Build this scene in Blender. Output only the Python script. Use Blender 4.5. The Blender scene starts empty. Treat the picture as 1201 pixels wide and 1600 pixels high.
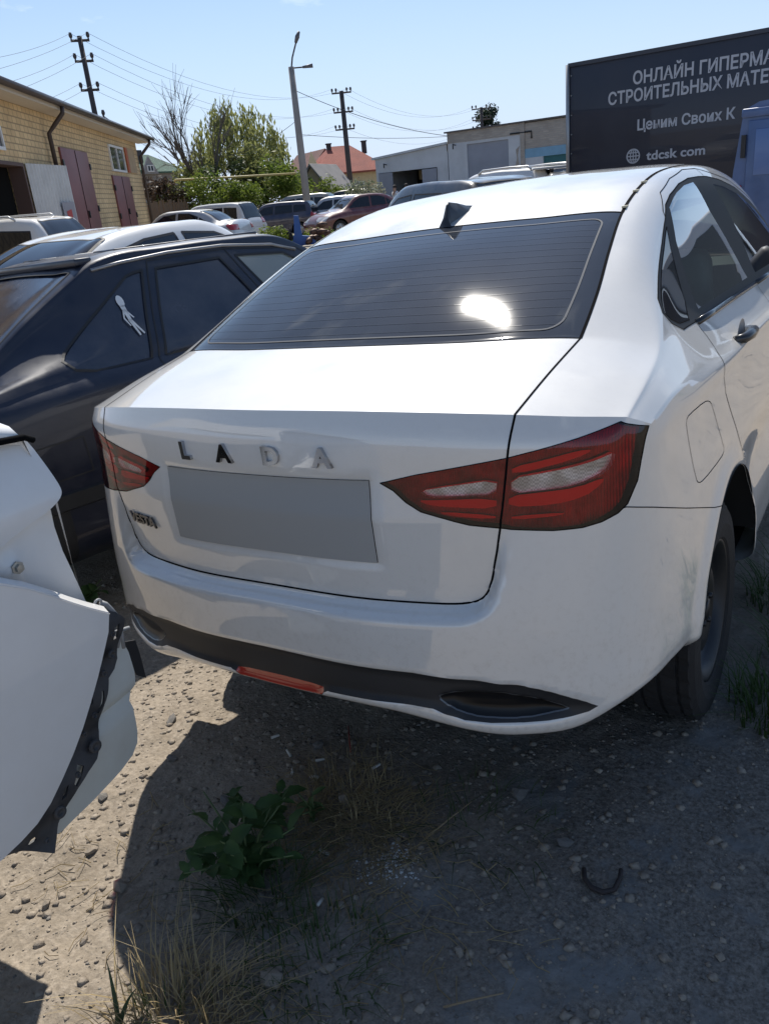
import bpy, bmesh, math, random
import numpy as np
from mathutils import Vector, Matrix
from mathutils.bvhtree import BVHTree

SC = bpy.context.scene
COL = SC.collection
RAD = math.radians

# ---------------------------------------------------------------- camera
cam_d = bpy.data.cameras.new('camera'); cam = bpy.data.objects.new('camera', cam_d); COL.objects.link(cam)
CAM_R = Vector((0.851364, 0.516724, -0.090418)); CAM_U = Vector((-0.121587, 0.362048, 0.924196)); CAM_F = Vector((-0.510290, 0.775833, -0.371062)); CAM_P = Vector((1.135584, -1.207575, 1.491420))
cam.matrix_world = Matrix(((CAM_R.x, CAM_U.x, -CAM_F.x, CAM_P.x), (CAM_R.y, CAM_U.y, -CAM_F.y, CAM_P.y), (CAM_R.z, CAM_U.z, -CAM_F.z, CAM_P.z), (0, 0, 0, 1)))
cam_d.sensor_fit = 'VERTICAL'; cam_d.sensor_height = 36; cam_d.lens = 28.099
cam_d.clip_start = .05; cam_d.clip_end = 3000
SC.camera = cam

# ---------------------------------------------------------------- sky, sun, exposure
SUN_AZ, SUN_EL = RAD(-37.2), RAD(52.0)          # azimuth from +Y towards +X
SUN_V = Vector((math.sin(SUN_AZ) * math.cos(SUN_EL), math.cos(SUN_AZ) * math.cos(SUN_EL), math.sin(SUN_EL)))
world = bpy.data.worlds.new('World'); SC.world = world; world.use_nodes = True
wn = world.node_tree; wn.nodes.clear()
sky = wn.nodes.new('ShaderNodeTexSky'); sky.sky_type = 'NISHITA'; sky.sun_disc = False
sky.sun_elevation = SUN_EL; sky.sun_rotation = SUN_AZ; sky.altitude = 50; sky.air_density = 1.0; sky.dust_density = 0.2; sky.ozone_density = 1.8
bg = wn.nodes.new('ShaderNodeBackground'); bg.inputs['Strength'].default_value = 0.092
wo = wn.nodes.new('ShaderNodeOutputWorld')
# thin white clouds, everywhere alike
tc = wn.nodes.new('ShaderNodeTexCoord'); mp = wn.nodes.new('ShaderNodeMapping'); mp.inputs['Scale'].default_value = (1.6, 1.6, 5.0)
mp.inputs['Location'].default_value = (3.1, .4, 1.7)
nz = wn.nodes.new('ShaderNodeTexNoise'); nz.inputs['Scale'].default_value = 2.1; nz.inputs['Detail'].default_value = 7; nz.inputs['Roughness'].default_value = .62
rp = wn.nodes.new('ShaderNodeValToRGB'); rp.color_ramp.elements[0].position = .60; rp.color_ramp.elements[1].position = .82
rp.color_ramp.elements[1].color = (.8, .8, .8, 1)
mx = wn.nodes.new('ShaderNodeMix'); mx.data_type = 'RGBA'
mx.inputs[7].default_value = (11, 11.6, 12.4, 1)
wn.links.new(tc.outputs['Generated'], mp.inputs['Vector']); wn.links.new(mp.outputs['Vector'], nz.inputs['Vector'])
wn.links.new(nz.outputs['Fac'], rp.inputs['Fac']); wn.links.new(rp.outputs['Color'], mx.inputs[0])
# summer haze: the sky pales towards the horizon all round
hz = wn.nodes.new('ShaderNodeMix'); hz.data_type = 'RGBA'; sz = wn.nodes.new('ShaderNodeSeparateXYZ'); hr = wn.nodes.new('ShaderNodeMapRange'); hr.interpolation_type = 'SMOOTHSTEP'
hr.inputs[1].default_value = .30; hr.inputs[2].default_value = -.02; hr.inputs[3].default_value = 0; hr.inputs[4].default_value = .85
hz.inputs[7].default_value = (5.1, 6.2, 8.6, 1)
wn.links.new(tc.outputs['Generated'], sz.inputs[0]); wn.links.new(sz.outputs['Z'], hr.inputs[0]); wn.links.new(hr.outputs[0], hz.inputs[0]); wn.links.new(sky.outputs['Color'], hz.inputs[6]); wn.links.new(hz.outputs[2], mx.inputs[6]); wn.links.new(mx.outputs[2], bg.inputs['Color'])
wn.links.new(bg.outputs['Background'], wo.inputs['Surface'])
sun_d = bpy.data.lights.new('sun', 'SUN'); sun_d.energy = 4.3; sun_d.angle = RAD(.53); sun_d.color = (1.0, .95, .87)
sun = bpy.data.objects.new('sun', sun_d); COL.objects.link(sun); sun.rotation_euler = SUN_V.to_track_quat('Z', 'Y').to_euler(); sun.location = (0, 0, 30)
SC.view_settings.view_transform = 'Standard'; SC.view_settings.look = 'None'; SC.view_settings.gamma = 1; SC.view_settings.use_curve_mapping = False
SC.view_settings.exposure = 0.40

# ---------------------------------------------------------------- materials
MATS = {}
def mat(name, base=(.5, .5, .5), rough=.5, metal=0, coat=0, spec=.5, var=0, vscale=6, dark=None, bump=0, bscale=60, dust=0, dustc=(.42, .36, .28), emit=None, alpha=1, detail=5):
    if name in MATS: return MATS[name]
    m = bpy.data.materials.new(name); m.use_nodes = True; nt = m.node_tree; b = nt.nodes['Principled BSDF']
    b.inputs['Base Color'].default_value = (*base, 1); b.inputs['Roughness'].default_value = rough; b.inputs['Metallic'].default_value = metal
    b.inputs['Coat Weight'].default_value = coat; b.inputs['Coat Roughness'].default_value = .03; b.inputs['Specular IOR Level'].default_value = spec
    L = nt.links.new
    if var or bump or dust:
        t = nt.nodes.new('ShaderNodeTexCoord')
    if var or dust:
        n = nt.nodes.new('ShaderNodeTexNoise'); n.inputs['Scale'].default_value = vscale; n.inputs['Detail'].default_value = detail; n.inputs['Roughness'].default_value = .62
        L(t.outputs['Object'], n.inputs['Vector'])
        r = nt.nodes.new('ShaderNodeMapRange'); r.inputs[1].default_value = .36; r.inputs[2].default_value = .66
        L(n.outputs['Fac'], r.inputs[0])
        mxn = nt.nodes.new('ShaderNodeMix'); mxn.data_type = 'RGBA'
        d2 = dark if dark else tuple(c * (1 - var) for c in base)
        if dust: d2 = tuple(c * (1 - dust) + e * dust for c, e in zip(base, dustc))
        mxn.inputs[6].default_value = (*base, 1); mxn.inputs[7].default_value = (*d2, 1)
        L(r.outputs[0], mxn.inputs[0]); L(mxn.outputs[2], b.inputs['Base Color'])
        if dust:
            r2 = nt.nodes.new('ShaderNodeMapRange'); r2.inputs[3].default_value = rough; r2.inputs[4].default_value = min(1, rough + .22)
            L(r.outputs[0], r2.inputs[0]); L(r2.outputs[0], b.inputs['Roughness'])
    if bump:
        n2 = nt.nodes.new('ShaderNodeTexNoise'); n2.inputs['Scale'].default_value = bscale; n2.inputs['Detail'].default_value = 6
        L(t.outputs['Object'], n2.inputs['Vector'])
        bp = nt.nodes.new('ShaderNodeBump'); bp.inputs['Strength'].default_value = bump; bp.inputs['Distance'].default_value = .02
        L(n2.outputs['Fac'], bp.inputs['Height']); L(bp.outputs['Normal'], b.inputs['Normal'])
    if emit:
        b.inputs['Emission Color'].default_value = (*emit[0], 1); b.inputs['Emission Strength'].default_value = emit[1]
    MATS[name] = m
    return m
def glass_mat(name, tint, amount=.9):
    """thin window glass: tinted see-through with a fresnel reflection"""
    if name in MATS: return MATS[name]
    m = bpy.data.materials.new(name); m.use_nodes = True; nt = m.node_tree; nt.nodes.clear()
    o = nt.nodes.new('ShaderNodeOutputMaterial'); tr = nt.nodes.new('ShaderNodeBsdfTransparent'); tr.inputs[0].default_value = (*tint, 1)
    gl = nt.nodes.new('ShaderNodeBsdfGlossy'); gl.inputs['Roughness'].default_value = .01; gl.inputs[0].default_value = (.95, .97, 1, 1)
    fr = nt.nodes.new('ShaderNodeFresnel'); fr.inputs[0].default_value = 1.52
    mu = nt.nodes.new('ShaderNodeMath'); mu.operation = 'MULTIPLY_ADD'; mu.inputs[1].default_value = amount * 2.3; mu.inputs[2].default_value = .02; mu.use_clamp = True
    mi = nt.nodes.new('ShaderNodeMixShader'); L = nt.links.new
    L(fr.outputs[0], mu.inputs[0]); L(mu.outputs[0], mi.inputs[0]); L(tr.outputs[0], mi.inputs[1]); L(gl.outputs[0], mi.inputs[2]); L(mi.outputs[0], o.inputs[0])
    MATS[name] = m; return m

# ---------------------------------------------------------------- mesh helpers
class MB:
    """collects shapes; build() links them as one mesh object"""
    def __init__(s): s.v = []; s.f = []; s.smooth = []
    def add(s, vs, fs, smooth=False):
        o = len(s.v); s.v += [tuple(map(float, p)) for p in vs]; s.f += [tuple(i + o for i in f) for f in fs]; s.smooth += [smooth] * len(fs); return s
    def box(s, a, b, M=None):
        (x0, y0, z0), (x1, y1, z1) = a, b
        vs = [Vector(p) for p in ((x0,y0,z0),(x1,y0,z0),(x1,y1,z0),(x0,y1,z0),(x0,y0,z1),(x1,y0,z1),(x1,y1,z1),(x0,y1,z1))]
        if M is not None: vs = [M @ p for p in vs]
        return s.add(vs, [(0,3,2,1),(4,5,6,7),(0,1,5,4),(1,2,6,5),(2,3,7,6),(3,0,4,7)])
    def bbox(s, a, b, r=.01, M=None):
        """box with chamfered edges"""
        (x0, y0, z0), (x1, y1, z1) = a, b; r = min(r, (x1-x0)/2.01, (y1-y0)/2.01, (z1-z0)/2.01)
        bm = bmesh.new(); bmesh.ops.create_cube(bm, size=1)
        for v in bm.verts: v.co = Vector(((x0+x1)/2 + v.co.x*(x1-x0), (y0+y1)/2 + v.co.y*(y1-y0), (z0+z1)/2 + v.co.z*(z1-z0)))
        bmesh.ops.bevel(bm, geom=bm.edges[:], offset=r, segments=2, affect='EDGES', profile=.5)
        if M is not None: bm.transform(M)
        bm.verts.index_update(); s.add([v.co for v in bm.verts], [[v.index for v in f.verts] for f in bm.faces], True); bm.free(); return s
    def tube(s, pts, r, n=8, cap=True, smooth=True):
        pts = [Vector(p) for p in pts]; k = len(pts); rs = r if hasattr(r, '__len__') else [r] * k; vs = []; fs = []
        up = None
        for i, p in enumerate(pts):
            d = (pts[min(i+1, k-1)] - pts[max(i-1, 0)]).normalized()
            if up is None: up = d.orthogonal().normalized()
            up = (up - d * up.dot(d)); up = up.normalized() if up.length > 1e-6 else d.orthogonal().normalized(); sd = d.cross(up)
            vs += [p + (up * math.cos(2*math.pi*j/n) + sd * math.sin(2*math.pi*j/n)) * rs[i] for j in range(n)]
        for i in range(k-1):
            for j in range(n): a = i*n+j; b = i*n+(j+1) % n; fs.append((a, b, b+n, a+n))
        if cap: fs.append(tuple(range(n-1, -1, -1))); fs.append(tuple((k-1)*n+j for j in range(n)))
        return s.add(vs, fs, smooth)
    def lathe(s, prof, n=32, M=None, smooth=True):
        """profile [(radius, height)] turned round the local z axis"""
        vs = []; fs = []; k = len(prof)
        for j in range(n):
            c, q = math.cos(2*math.pi*j/n), math.sin(2*math.pi*j/n)
            vs += [Vector((r*c, r*q, h)) for r, h in prof]
        for j in range(n):
            for i in range(k-1): a = j*k+i; b = ((j+1) % n)*k+i; fs.append((a, b, b+1, a+1))
        if M is not None: vs = [M @ v for v in vs]
        return s.add(vs, fs, smooth)
    def prism(s, poly, depth, M=None):
        """closed polygon in local xy, extruded along local z by depth"""
        n = len(poly); vs = [Vector((a, b, 0)) for a, b in poly] + [Vector((a, b, depth)) for a, b in poly]
        if M is not None: vs = [M @ v for v in vs]
        return s.add(vs, [tuple(range(n-1, -1, -1)), tuple(range(n, 2*n))] + [(i, (i+1) % n, (i+1) % n+n, i+n) for i in range(n)])
    def quad(s, a, b, c, d): return s.add([a, b, c, d], [(0, 1, 2, 3)])
    def mesh(s, name):
        m = bpy.data.meshes.new(name); m.from_pydata(s.v, [], s.f)
        m.polygons.foreach_set('use_smooth', np.array(s.smooth, bool)); m.update(); return m
    def build(s, name, material, parent=None, fix=True):
        m = s.mesh(name)
        if fix:
            bm = bmesh.new(); bm.from_mesh(m); bmesh.ops.recalc_face_normals(bm, faces=bm.faces[:]); bm.to_mesh(m); bm.free()
        return link(name, m, material, parent)
def link(name, mesh, material=None, parent=None):
    o = bpy.data.objects.new(name, mesh); COL.objects.link(o)
    if material is not None and len(mesh.materials) == 0: mesh.materials.append(material)
    if parent is not None: o.parent = parent
    return o
def tag(o, label, cat, group=None):
    o['label'] = label; o['category'] = cat
    if group: o['group'] = group
    return o
def struct(o): o['kind'] = 'structure'; return o
def stuff(o, label=None, cat=None):
    o['kind'] = 'stuff'
    if label: o['label'] = label; o['category'] = cat
    return o
def empty(name, loc=(0, 0, 0), rz=0, label=None, cat=None, group=None):
    o = bpy.data.objects.new(name, None); COL.objects.link(o); o.location = loc; o.rotation_euler = (0, 0, rz); o.empty_display_size = .2
    if label: tag(o, label, cat, group)
    return o
def copy_tree(o, parent=None):
    c = o.copy(); COL.objects.link(c)
    if parent is not None: c.parent = parent
    for ch in list(o.children): copy_tree(ch, c)
    return c
def text_mesh(body, size, extrude=.002, offset=0, align='CENTER', shear=0):
    cu = bpy.data.curves.new('lettering', 'FONT'); cu.body = body; cu.size = size; cu.extrude = extrude; cu.offset = offset; cu.align_x = align; cu.shear = shear; cu.resolution_u = 3
    o = bpy.data.objects.new('lettering', cu); COL.objects.link(o); bpy.context.view_layer.update()
    m = bpy.data.meshes.new_from_object(o.evaluated_get(bpy.context.evaluated_depsgraph_get()))
    bpy.data.objects.remove(o); bpy.data.curves.remove(cu); return m
# ---------------------------------------------------------------- panel cutting
def in_poly(a, b, poly):
    c = False; n = len(poly); j = n - 1
    for i in range(n):
        (xi, yi), (xj, yj) = poly[i], poly[j]
        if (yi > b) != (yj > b) and a < (xj - xi) * (b - yi) / (yj - yi) + xi: c = not c
        j = i
    return c
def round_poly(poly, r=.3, it=2):
    """Chaikin corner rounding of a closed polygon"""
    for _ in range(it):
        out = []
        for i in range(len(poly)):
            p, q = poly[i], poly[(i + 1) % len(poly)]
            out += [(p[0] + (q[0]-p[0])*.25, p[1] + (q[1]-p[1])*.25), (p[0] + (q[0]-p[0])*.75, p[1] + (q[1]-p[1])*.75)]
        poly = out
    return poly
def cut_region(bm, poly, ax, cond, assign, lay):
    """cut the outline into the mesh and give the faces inside a new part number (assign(face))"""
    A, B = ax; lo = [min(p[k] for p in poly) for k in (0, 1)]; hi = [max(p[k] for p in poly) for k in (0, 1)]; e = 1e-4
    def ext(f):
        cs = [(v.co[A], v.co[B]) for v in f.verts]
        return min(c[0] for c in cs), max(c[0] for c in cs), min(c[1] for c in cs), max(c[1] for c in cs)
    cand = set()
    for f in bm.faces:
        if not cond(f): continue
        a0, a1, b0, b1 = ext(f)
        if a1 > lo[0]-e and a0 < hi[0]+e and b1 > lo[1]-e and b0 < hi[1]+e: cand.add(f)
    n = len(poly)
    for i in range(n):
        p, q = poly[i], poly[(i + 1) % n]
        if abs(p[0]-q[0]) + abs(p[1]-q[1]) < 1e-6: continue
        s0, s1 = min(p[0], q[0]) - e, max(p[0], q[0]) + e; t0, t1 = min(p[1], q[1]) - e, max(p[1], q[1]) + e
        sel = []
        for f in cand:
            a0, a1, b0, b1 = ext(f)
            if a1 > s0 and a0 < s1 and b1 > t0 and b0 < t1: sel.append(f)
        if not sel: continue
        no = Vector((0, 0, 0)); no[A] = -(q[1]-p[1]); no[B] = q[0]-p[0]
        co = Vector((0, 0, 0)); co[A], co[B] = p
        ed = set(); ve = set()
        for f in sel: ed.update(f.edges); ve.update(f.verts)
        parts = {f: f[lay] for f in sel}
        r = bmesh.ops.bisect_plane(bm, geom=list(sel) + list(ed) + list(ve), plane_co=co, plane_no=no.normalized(), dist=2e-4)
        new = {g for g in r['geom'] if isinstance(g, bmesh.types.BMFace)}
        cand = {f for f in cand if f.is_valid} | new
    k = 0
    for f in cand:
        if not cond(f): continue
        c = f.calc_center_median()
        if in_poly(c[A], c[B], poly):
            v = assign(f)
            if v is not None: f[lay] = v; k += 1
    return k
def grid_faces(bm, G, lay, partfn):
    U, V = G.shape[:2]; vs = [[bm.verts.new(G[i, j]) for j in range(V)] for i in range(U)]
    for i in range(U - 1):
        for j in range(V - 1):
            f = bm.faces.new((vs[i][j], vs[i][j+1], vs[i+1][j+1], vs[i+1][j])); f.smooth = True; f[lay] = partfn(i, j)
def extract(bm, lay, parts, mirror, nrm, thick=0):
    """mesh of all faces with these part numbers; mirror: 'both' merges the mirror image in, 'L'/'R' gives one side"""
    parts = set(parts); vs = {}; V = []; N = []; F = []
    for f in bm.faces:
        if f[lay] in parts:
            idx = []
            for v in f.verts:
                k = vs.get(v)
                if k is None: k = vs[v] = len(V); V.append(v.co.copy()); N.append(nrm[v])
                idx.append(k)
            F.append(idx)
    if mirror == 'R': FV = (V, F, N)
    else:
        VL = [Vector((-p.x, p.y, p.z)) for p in V]; NL = [Vector((-n.x, n.y, n.z)) for n in N]; FL = [f[::-1] for f in F]
        if mirror == 'L': FV = (VL, FL, NL)
        else:
            mp = []; V2 = list(V); N2 = list(N)
            for i, p in enumerate(V):
                if abs(p.x) < 1e-5: mp.append(i)
                else: mp.append(len(V2)); V2.append(VL[i]); N2.append(NL[i])
            FV = (V2, F + [[mp[i] for i in f] for f in FL], N2)
    V, F, N = FV
    m = bpy.data.meshes.new('panel'); m.from_pydata([tuple(v) for v in V], [], F); m.polygons.foreach_set('use_smooth', np.ones(len(F), bool))
    m.validate(); m.update()
    if len(m.vertices) == len(N): m.normals_split_custom_set_from_vertices([tuple(n) for n in N])
    return m
def ribbons(bm, lay, nrm, pairfn, lift=.0008, both=True, prefer=None):
    """flat dark strips along the borders between parts; pairfn(a, b) gives the width or 0"""
    mb = MB()
    for e in bm.edges:
        if len(e.link_faces) != 2: continue
        a, b = e.link_faces[0][lay], e.link_faces[1][lay]
        if a == b: continue
        w = pairfn(min(a, b), max(a, b), e)
        if not w: continue
        p, q = e.verts; d = (q.co - p.co)
        if d.length < 1e-6: continue
        d.normalize(); n1, n2 = nrm[p], nrm[q]
        if prefer is not None and prefer in (a, b): n1 = n2 = (e.link_faces[0] if a == prefer else e.link_faces[1]).normal
        s1 = d.cross(n1).normalized() * w/2; s2 = d.cross(n2).normalized() * w/2; k = d * w * .15
        quad = [p.co - k + s1 + n1*lift, q.co + k + s2 + n2*lift, q.co + k - s2 + n2*lift, p.co - k - s1 + n1*lift]
        mb.add(quad, [(0, 1, 2, 3)])
        if both: mb.add([Vector((-v.x, v.y, v.z)) for v in quad], [(3, 2, 1, 0)])
    return mb
# ---------------------------------------------------------------- places in the yard
def hdir(px):
    """compass direction (unit, level) of the sight line through photo column px near the horizon"""
    d = CAM_F + CAM_R * ((px - 600.5) / 1248.85) - CAM_U * ((303 - .092 * (px - 553) - 800) / 1248.85)
    return Vector((d.x, d.y, 0)).normalized()
def place(px, dist):
    """ground point at this level distance from where the photographer stands"""
    d = hdir(px); return Vector((CAM_P.x + d.x * dist, CAM_P.y + d.y * dist, ground_z(CAM_P.x + d.x * dist, CAM_P.y + d.y * dist)))
def height(px, py, dist):
    """height above datum of a thing seen at that photo row, at that level distance"""
    d = CAM_F + CAM_R * ((px - 600.5) / 1248.85) - CAM_U * ((py - 800) / 1248.85)
    return CAM_P.z + d.z * dist / math.hypot(d.x, d.y)
def spot(px, py, dist):
    d = CAM_F + CAM_R * ((px - 600.5) / 1248.85) - CAM_U * ((py - 800) / 1248.85); k = dist / math.hypot(d.x, d.y)
    return CAM_P + d * k
def ground_z(x, y):
    r = math.hypot(x + .6, y - 1.0); w = 1 if r < 4 else max(0., 1 - (r - 4) / 9); w = w * w * (3 - 2 * w)
    return .0437 * (x - .76) * w - .0008 * (y - .93) * w
_rs = np.random.RandomState(7)
_LAT = _rs.rand(8, 256, 256)
def vnoise(x, y, s, k=0):
    x = np.asarray(x) * s + 37.3; y = np.asarray(y) * s + 91.7; i = np.floor(x).astype(int); j = np.floor(y).astype(int); a = x - i; b = y - j
    a = a*a*(3-2*a); b = b*b*(3-2*b); g = _LAT[k]; i0, i1, j0, j1 = i % 256, (i+1) % 256, j % 256, (j+1) % 256
    return (g[i0, j0]*(1-a) + g[i1, j0]*a)*(1-b) + (g[i0, j1]*(1-a) + g[i1, j1]*a)*b
def ground_detail(x, y):
    """small unevenness of the dirt"""
    return (vnoise(x, y, .9, 0)-.5)*.030 + (vnoise(x, y, 3.1, 1)-.5)*.014 + (vnoise(x, y, 9.7, 2)-.5)*.009 + (vnoise(x, y, 27., 3)-.5)*.006 + np.abs(vnoise(x, y, 70., 4)-.5)*.006
def gz(x, y): return ground_z(x, y) + float(ground_detail(x, y)) - .012
# ---------------------------------------------------------------- sedan surface (numpy grids, car frame: x right, y forward, z up)
def hermite_rows(C, T, t, crease=None):
    """interpolate control rows C[n,...] given at knots T at parameters t (C1, local)"""
    n = len(T); D = np.zeros_like(C)
    h = np.diff(T); s = (C[1:] - C[:-1]) / h.reshape((-1,) + (1,) * (C.ndim - 1))
    D[0] = s[0]; D[-1] = s[-1]
    for i in range(1, n - 1):
        D[i] = (s[i - 1] * h[i] + s[i] * h[i - 1]) / (h[i] + h[i - 1])
    DL = D.copy(); DR = D.copy()
    if crease:
        for i, w in crease.items():
            w = np.asarray(w, float).reshape((-1,) + (1,) * (C.ndim - 2)); DL[i] = D[i] * (1 - w) + s[i - 1] * w; DR[i] = D[i] * (1 - w) + (2 * s[i] - D[i + 1]) * w
    k = np.clip(np.searchsorted(T, t, side='right') - 1, 0, n - 2)
    u = (t - T[k]) / h[k]; sh = (-1,) + (1,) * (C.ndim - 1)
    u = u.reshape(sh); hk = h[k].reshape(sh)
    return ((2*u**3 - 3*u**2 + 1) * C[k] + (u**3 - 2*u**2 + u) * hk * DR[k]
            + (-2*u**3 + 3*u**2) * C[k + 1] + (u**3 - u**2) * hk * DL[k + 1])

def knots(C):
    d = np.linalg.norm(np.diff(C, axis=0), axis=-1)
    d = d.reshape(d.shape[0], -1).mean(1)
    return np.concatenate([[0], np.cumsum(np.maximum(d, 1e-4))])

def refine(T, step):
    """parameters that include every knot; returns params and the span index of each cell"""
    out = []; span = []
    for i in range(len(T) - 1):
        m = max(1, int(round((T[i + 1] - T[i]) / step[i] if hasattr(step, '__len__') else (T[i + 1] - T[i]) / step)))
        out += list(T[i] + (T[i + 1] - T[i]) * np.arange(m) / m); span += [i] * m
    return np.array(out + [T[-1]]), np.array(span)

def smooth01(x):
    x = np.clip(x, 0, 1); return x * x * (3 - 2 * x)

SEC = np.array([
 [(0,.088,1.107),(.30,.104,1.104),(.591,.177,1.082),(.69,.222,1.068),(.745,.26,1.058),(.783,.295,1.045),(.806,.335,1.024)],
 [(0,.27,1.143),(.30,.29,1.140),(.597,.35,1.122),(.692,.40,1.108),(.744,.43,1.095),(.782,.46,1.074),(.812,.49,1.043)],
 [(0,.455,1.172),(.31,.475,1.168),(.603,.536,1.158),(.680,.575,1.143),(.728,.60,1.126),(.770,.62,1.094),(.812,.64,1.042)],
 [(0,.62,1.250),(.305,.64,1.2455),(.588,.71,1.230),(.652,.74,1.212),(.695,.76,1.190),(.752,.78,1.112),(.809,.80,1.036)],
 [(0,.84,1.3345),(.295,.86,1.3285),(.562,.90,1.310),(.618,.92,1.296),(.655,.93,1.268),(.735,.95,1.116),(.804,.98,1.024)],
 [(0,1.10,1.406),(.285,1.11,1.401),(.535,1.118,1.390),(.584,1.13,1.376),(.622,1.14,1.343),(.728,1.15,1.110),(.800,1.17,1.012)],
 [(0,1.45,1.489),(.28,1.45,1.483),(.52,1.45,1.466),(.566,1.45,1.450),(.605,1.45,1.412),(.730,1.45,1.100),(.798,1.45,1.000)],
 [(0,1.85,1.521),(.28,1.85,1.514),(.52,1.85,1.492),(.566,1.85,1.476),(.605,1.85,1.432),(.738,1.85,1.090),(.803,1.85,.985)],
 [(0,2.30,1.503),(.28,2.30,1.496),(.52,2.30,1.473),(.566,2.30,1.456),(.608,2.30,1.408),(.744,2.30,1.080),(.808,2.30,.975)],
 [(0,2.75,1.440),(.28,2.75,1.433),(.52,2.72,1.405),(.570,2.70,1.386),(.615,2.70,1.340),(.748,2.70,1.065),(.813,2.70,.965)],
 [(0,3.45,1.070),(.30,3.42,1.065),(.55,3.32,1.060),(.62,3.27,1.058),(.67,3.24,1.052),(.755,3.20,1.040),(.818,3.20,.955)],
 [(0,3.90,.990),(.30,3.89,.985),(.55,3.87,.960),(.63,3.85,.940),(.70,3.83,.920),(.76,3.81,.900),(.815,3.80,.860)],
 [(0,4.32,.800),(.30,4.29,.800),(.50,4.21,.800),(.60,4.14,.795),(.68,4.07,.785),(.73,4.02,.775),(.775,3.97,.765)]], float)
LO = np.array([(0,.012),(.30,.022),(.585,.100),(.70,.166),(.765,.235),(.806,.325),(.826,.41),(.843,.52),(.853,.65),(.858,.80),(.858,.98),(.858,1.17),
      (.856,1.45),(.856,1.85),(.857,2.30),(.857,2.70),(.852,3.20),(.845,3.80),(.79,4.03)], float)
HI = np.array([(0,.065),(.30,.082),(.582,.147),(.69,.196),(.748,.238),(.787,.285),(.810,.340),(.822,.50),(.828,.64),(.829,.80),(.828,.98),(.827,1.17),
      (.824,1.45),(.826,1.85),(.828,2.30),(.830,2.70),(.832,3.20),(.826,3.80),(.78,4.00)], float)
ZB = np.array([.432,.432,.388,.398,.425,.436,.440,.43,.38,.32,.31,.31,.31,.31,.31,.31,.31,.31,.31])

def patch_upper(su=.013, sv=.013):
    T = knots(SEC); tu, spu = refine(T, [su]*6 + [.06]*6)
    G = hermite_rows(SEC, T, tu, {2: [1, 1, 1, .6, .2, 0, 0]})      # [U,7,3], crease at the foot of the rear window
    C = np.swapaxes(G, 0, 1); Tv = knots(SEC.swapaxes(0, 1)); tv, spv = refine(Tv, sv)
    # mirror column for zero slope at the centre line
    Cm = np.concatenate([C[1:2] * np.array([-1,1,1]), C]); Tm = np.concatenate([[-(Tv[1])], Tv])
    G = hermite_rows(Cm, Tm, tv)                       # [V,U,3]
    return G.swapaxes(0, 1), spu, spv, tu, tv, T, Tv

def lower_controls():
    top = np.concatenate([SEC[0], SEC[1:, 6]])          # 19 columns
    rows = []
    def row(z, t, inset, zf=None):
        P = LO * (1 - t) + HI * t; r = np.zeros((19, 3)); r[:, :2] = P; r[:, 2] = z
        # inset along the plan normal
        d = np.gradient(P, axis=0); n = np.stack([d[:, 1], -d[:, 0]], 1); n /= np.linalg.norm(n, axis=1)[:, None]
        n[0] = (0, -1)
        r[:, :2] -= n * np.asarray(inset).reshape(-1, 1); return r
    rows.append(row(ZB - .015, 0, .15)); rows.append(row(ZB - .012, 0, .03)); rows.append(row(ZB + .010, 0, .003))
    rows.append(row(ZB * .45 + .50 * .55, 0, -.004)); rows.append(row(.56, 0, -.002)); rows.append(row(.64, .02, 0))
    rows.append(row(.72, .22, 0)); rows.append(row(.80, .50, 0)); rows.append(row(.88, .80, 0)); rows.append(row(.96, 1, 0))
    a = rows[-1]; m = a * .38 + top * .62; m[:, :2] = (a[:, :2] * .85 + top[:, :2] * .15); m[:, 2] = a[:, 2] * .40 + top[:, 2] * .60
    rows.append(m); rows.append(top)
    return np.array(rows)

def chaikin(pts, it=2):
    """smooth an open polyline, keeping its ends"""
    for _ in range(it):
        out = [pts[0]]
        for p, q in zip(pts[:-1], pts[1:]): out += [(p[0]*.75+q[0]*.25, p[1]*.75+q[1]*.25), (p[0]*.25+q[0]*.75, p[1]*.25+q[1]*.75)]
        pts = out + [pts[-1]]
    return pts
LIDEDGE = chaikin([(.592,1.085),(.587,1.04),(.582,1.004),(.574,.95),(.566,.88),(.556,.83),(.545,.78),(.532,.728),(.512,.698),(.470,.689),(.40,.689)], 3)
LIDLOW = [q for q in LIDEDGE if q[1] < .93] + [(.25,.689),(-.5,.689),(-.5,.93)]
def sd_poly(P, poly):
    """signed distance (inside negative) of points P[n,2] to a closed polygon"""
    poly = np.asarray(poly, float); a = poly; b = np.roll(poly, -1, 0)
    d = np.full(len(P), 1e9); ins = np.zeros(len(P), bool)
    for p, q in zip(a, b):
        e = q - p; w = P - p; t = np.clip((w @ e) / max(e @ e, 1e-12), 0, 1)
        d = np.minimum(d, np.linalg.norm(w - t[:, None] * e, axis=1))
        c = ((p[1] > P[:, 1]) != (q[1] > P[:, 1])) & (P[:, 0] < (q[0] - p[0]) * (P[:, 1] - p[1]) / (q[1] - p[1] + 1e-15) + p[0]); ins ^= c
    return np.where(ins, -d, d)
TRIM = [(-.02,.546),(.10,.546),(.37,.545),(.50,.536),(.60,.520),(.66,.497),(.705,.468),(.728,.449),(.712,.440),(.68,.434),(.64,.429),(.593,.427),(.53,.428),(.476,.434),(.44,.446),(.41,.458),(.37,.463),(.25,.463),(.15,.462),(.138,.455),(.128,.444),(.10,.441),(-.02,.441)]
EXHL = [(.416,.484),(.444,.498),(.484,.503),(.561,.499),(.632,.479),(.68,.452),(.654,.444),(.592,.434),(.531,.436),(.486,.441),(.447,.457)]
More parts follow.
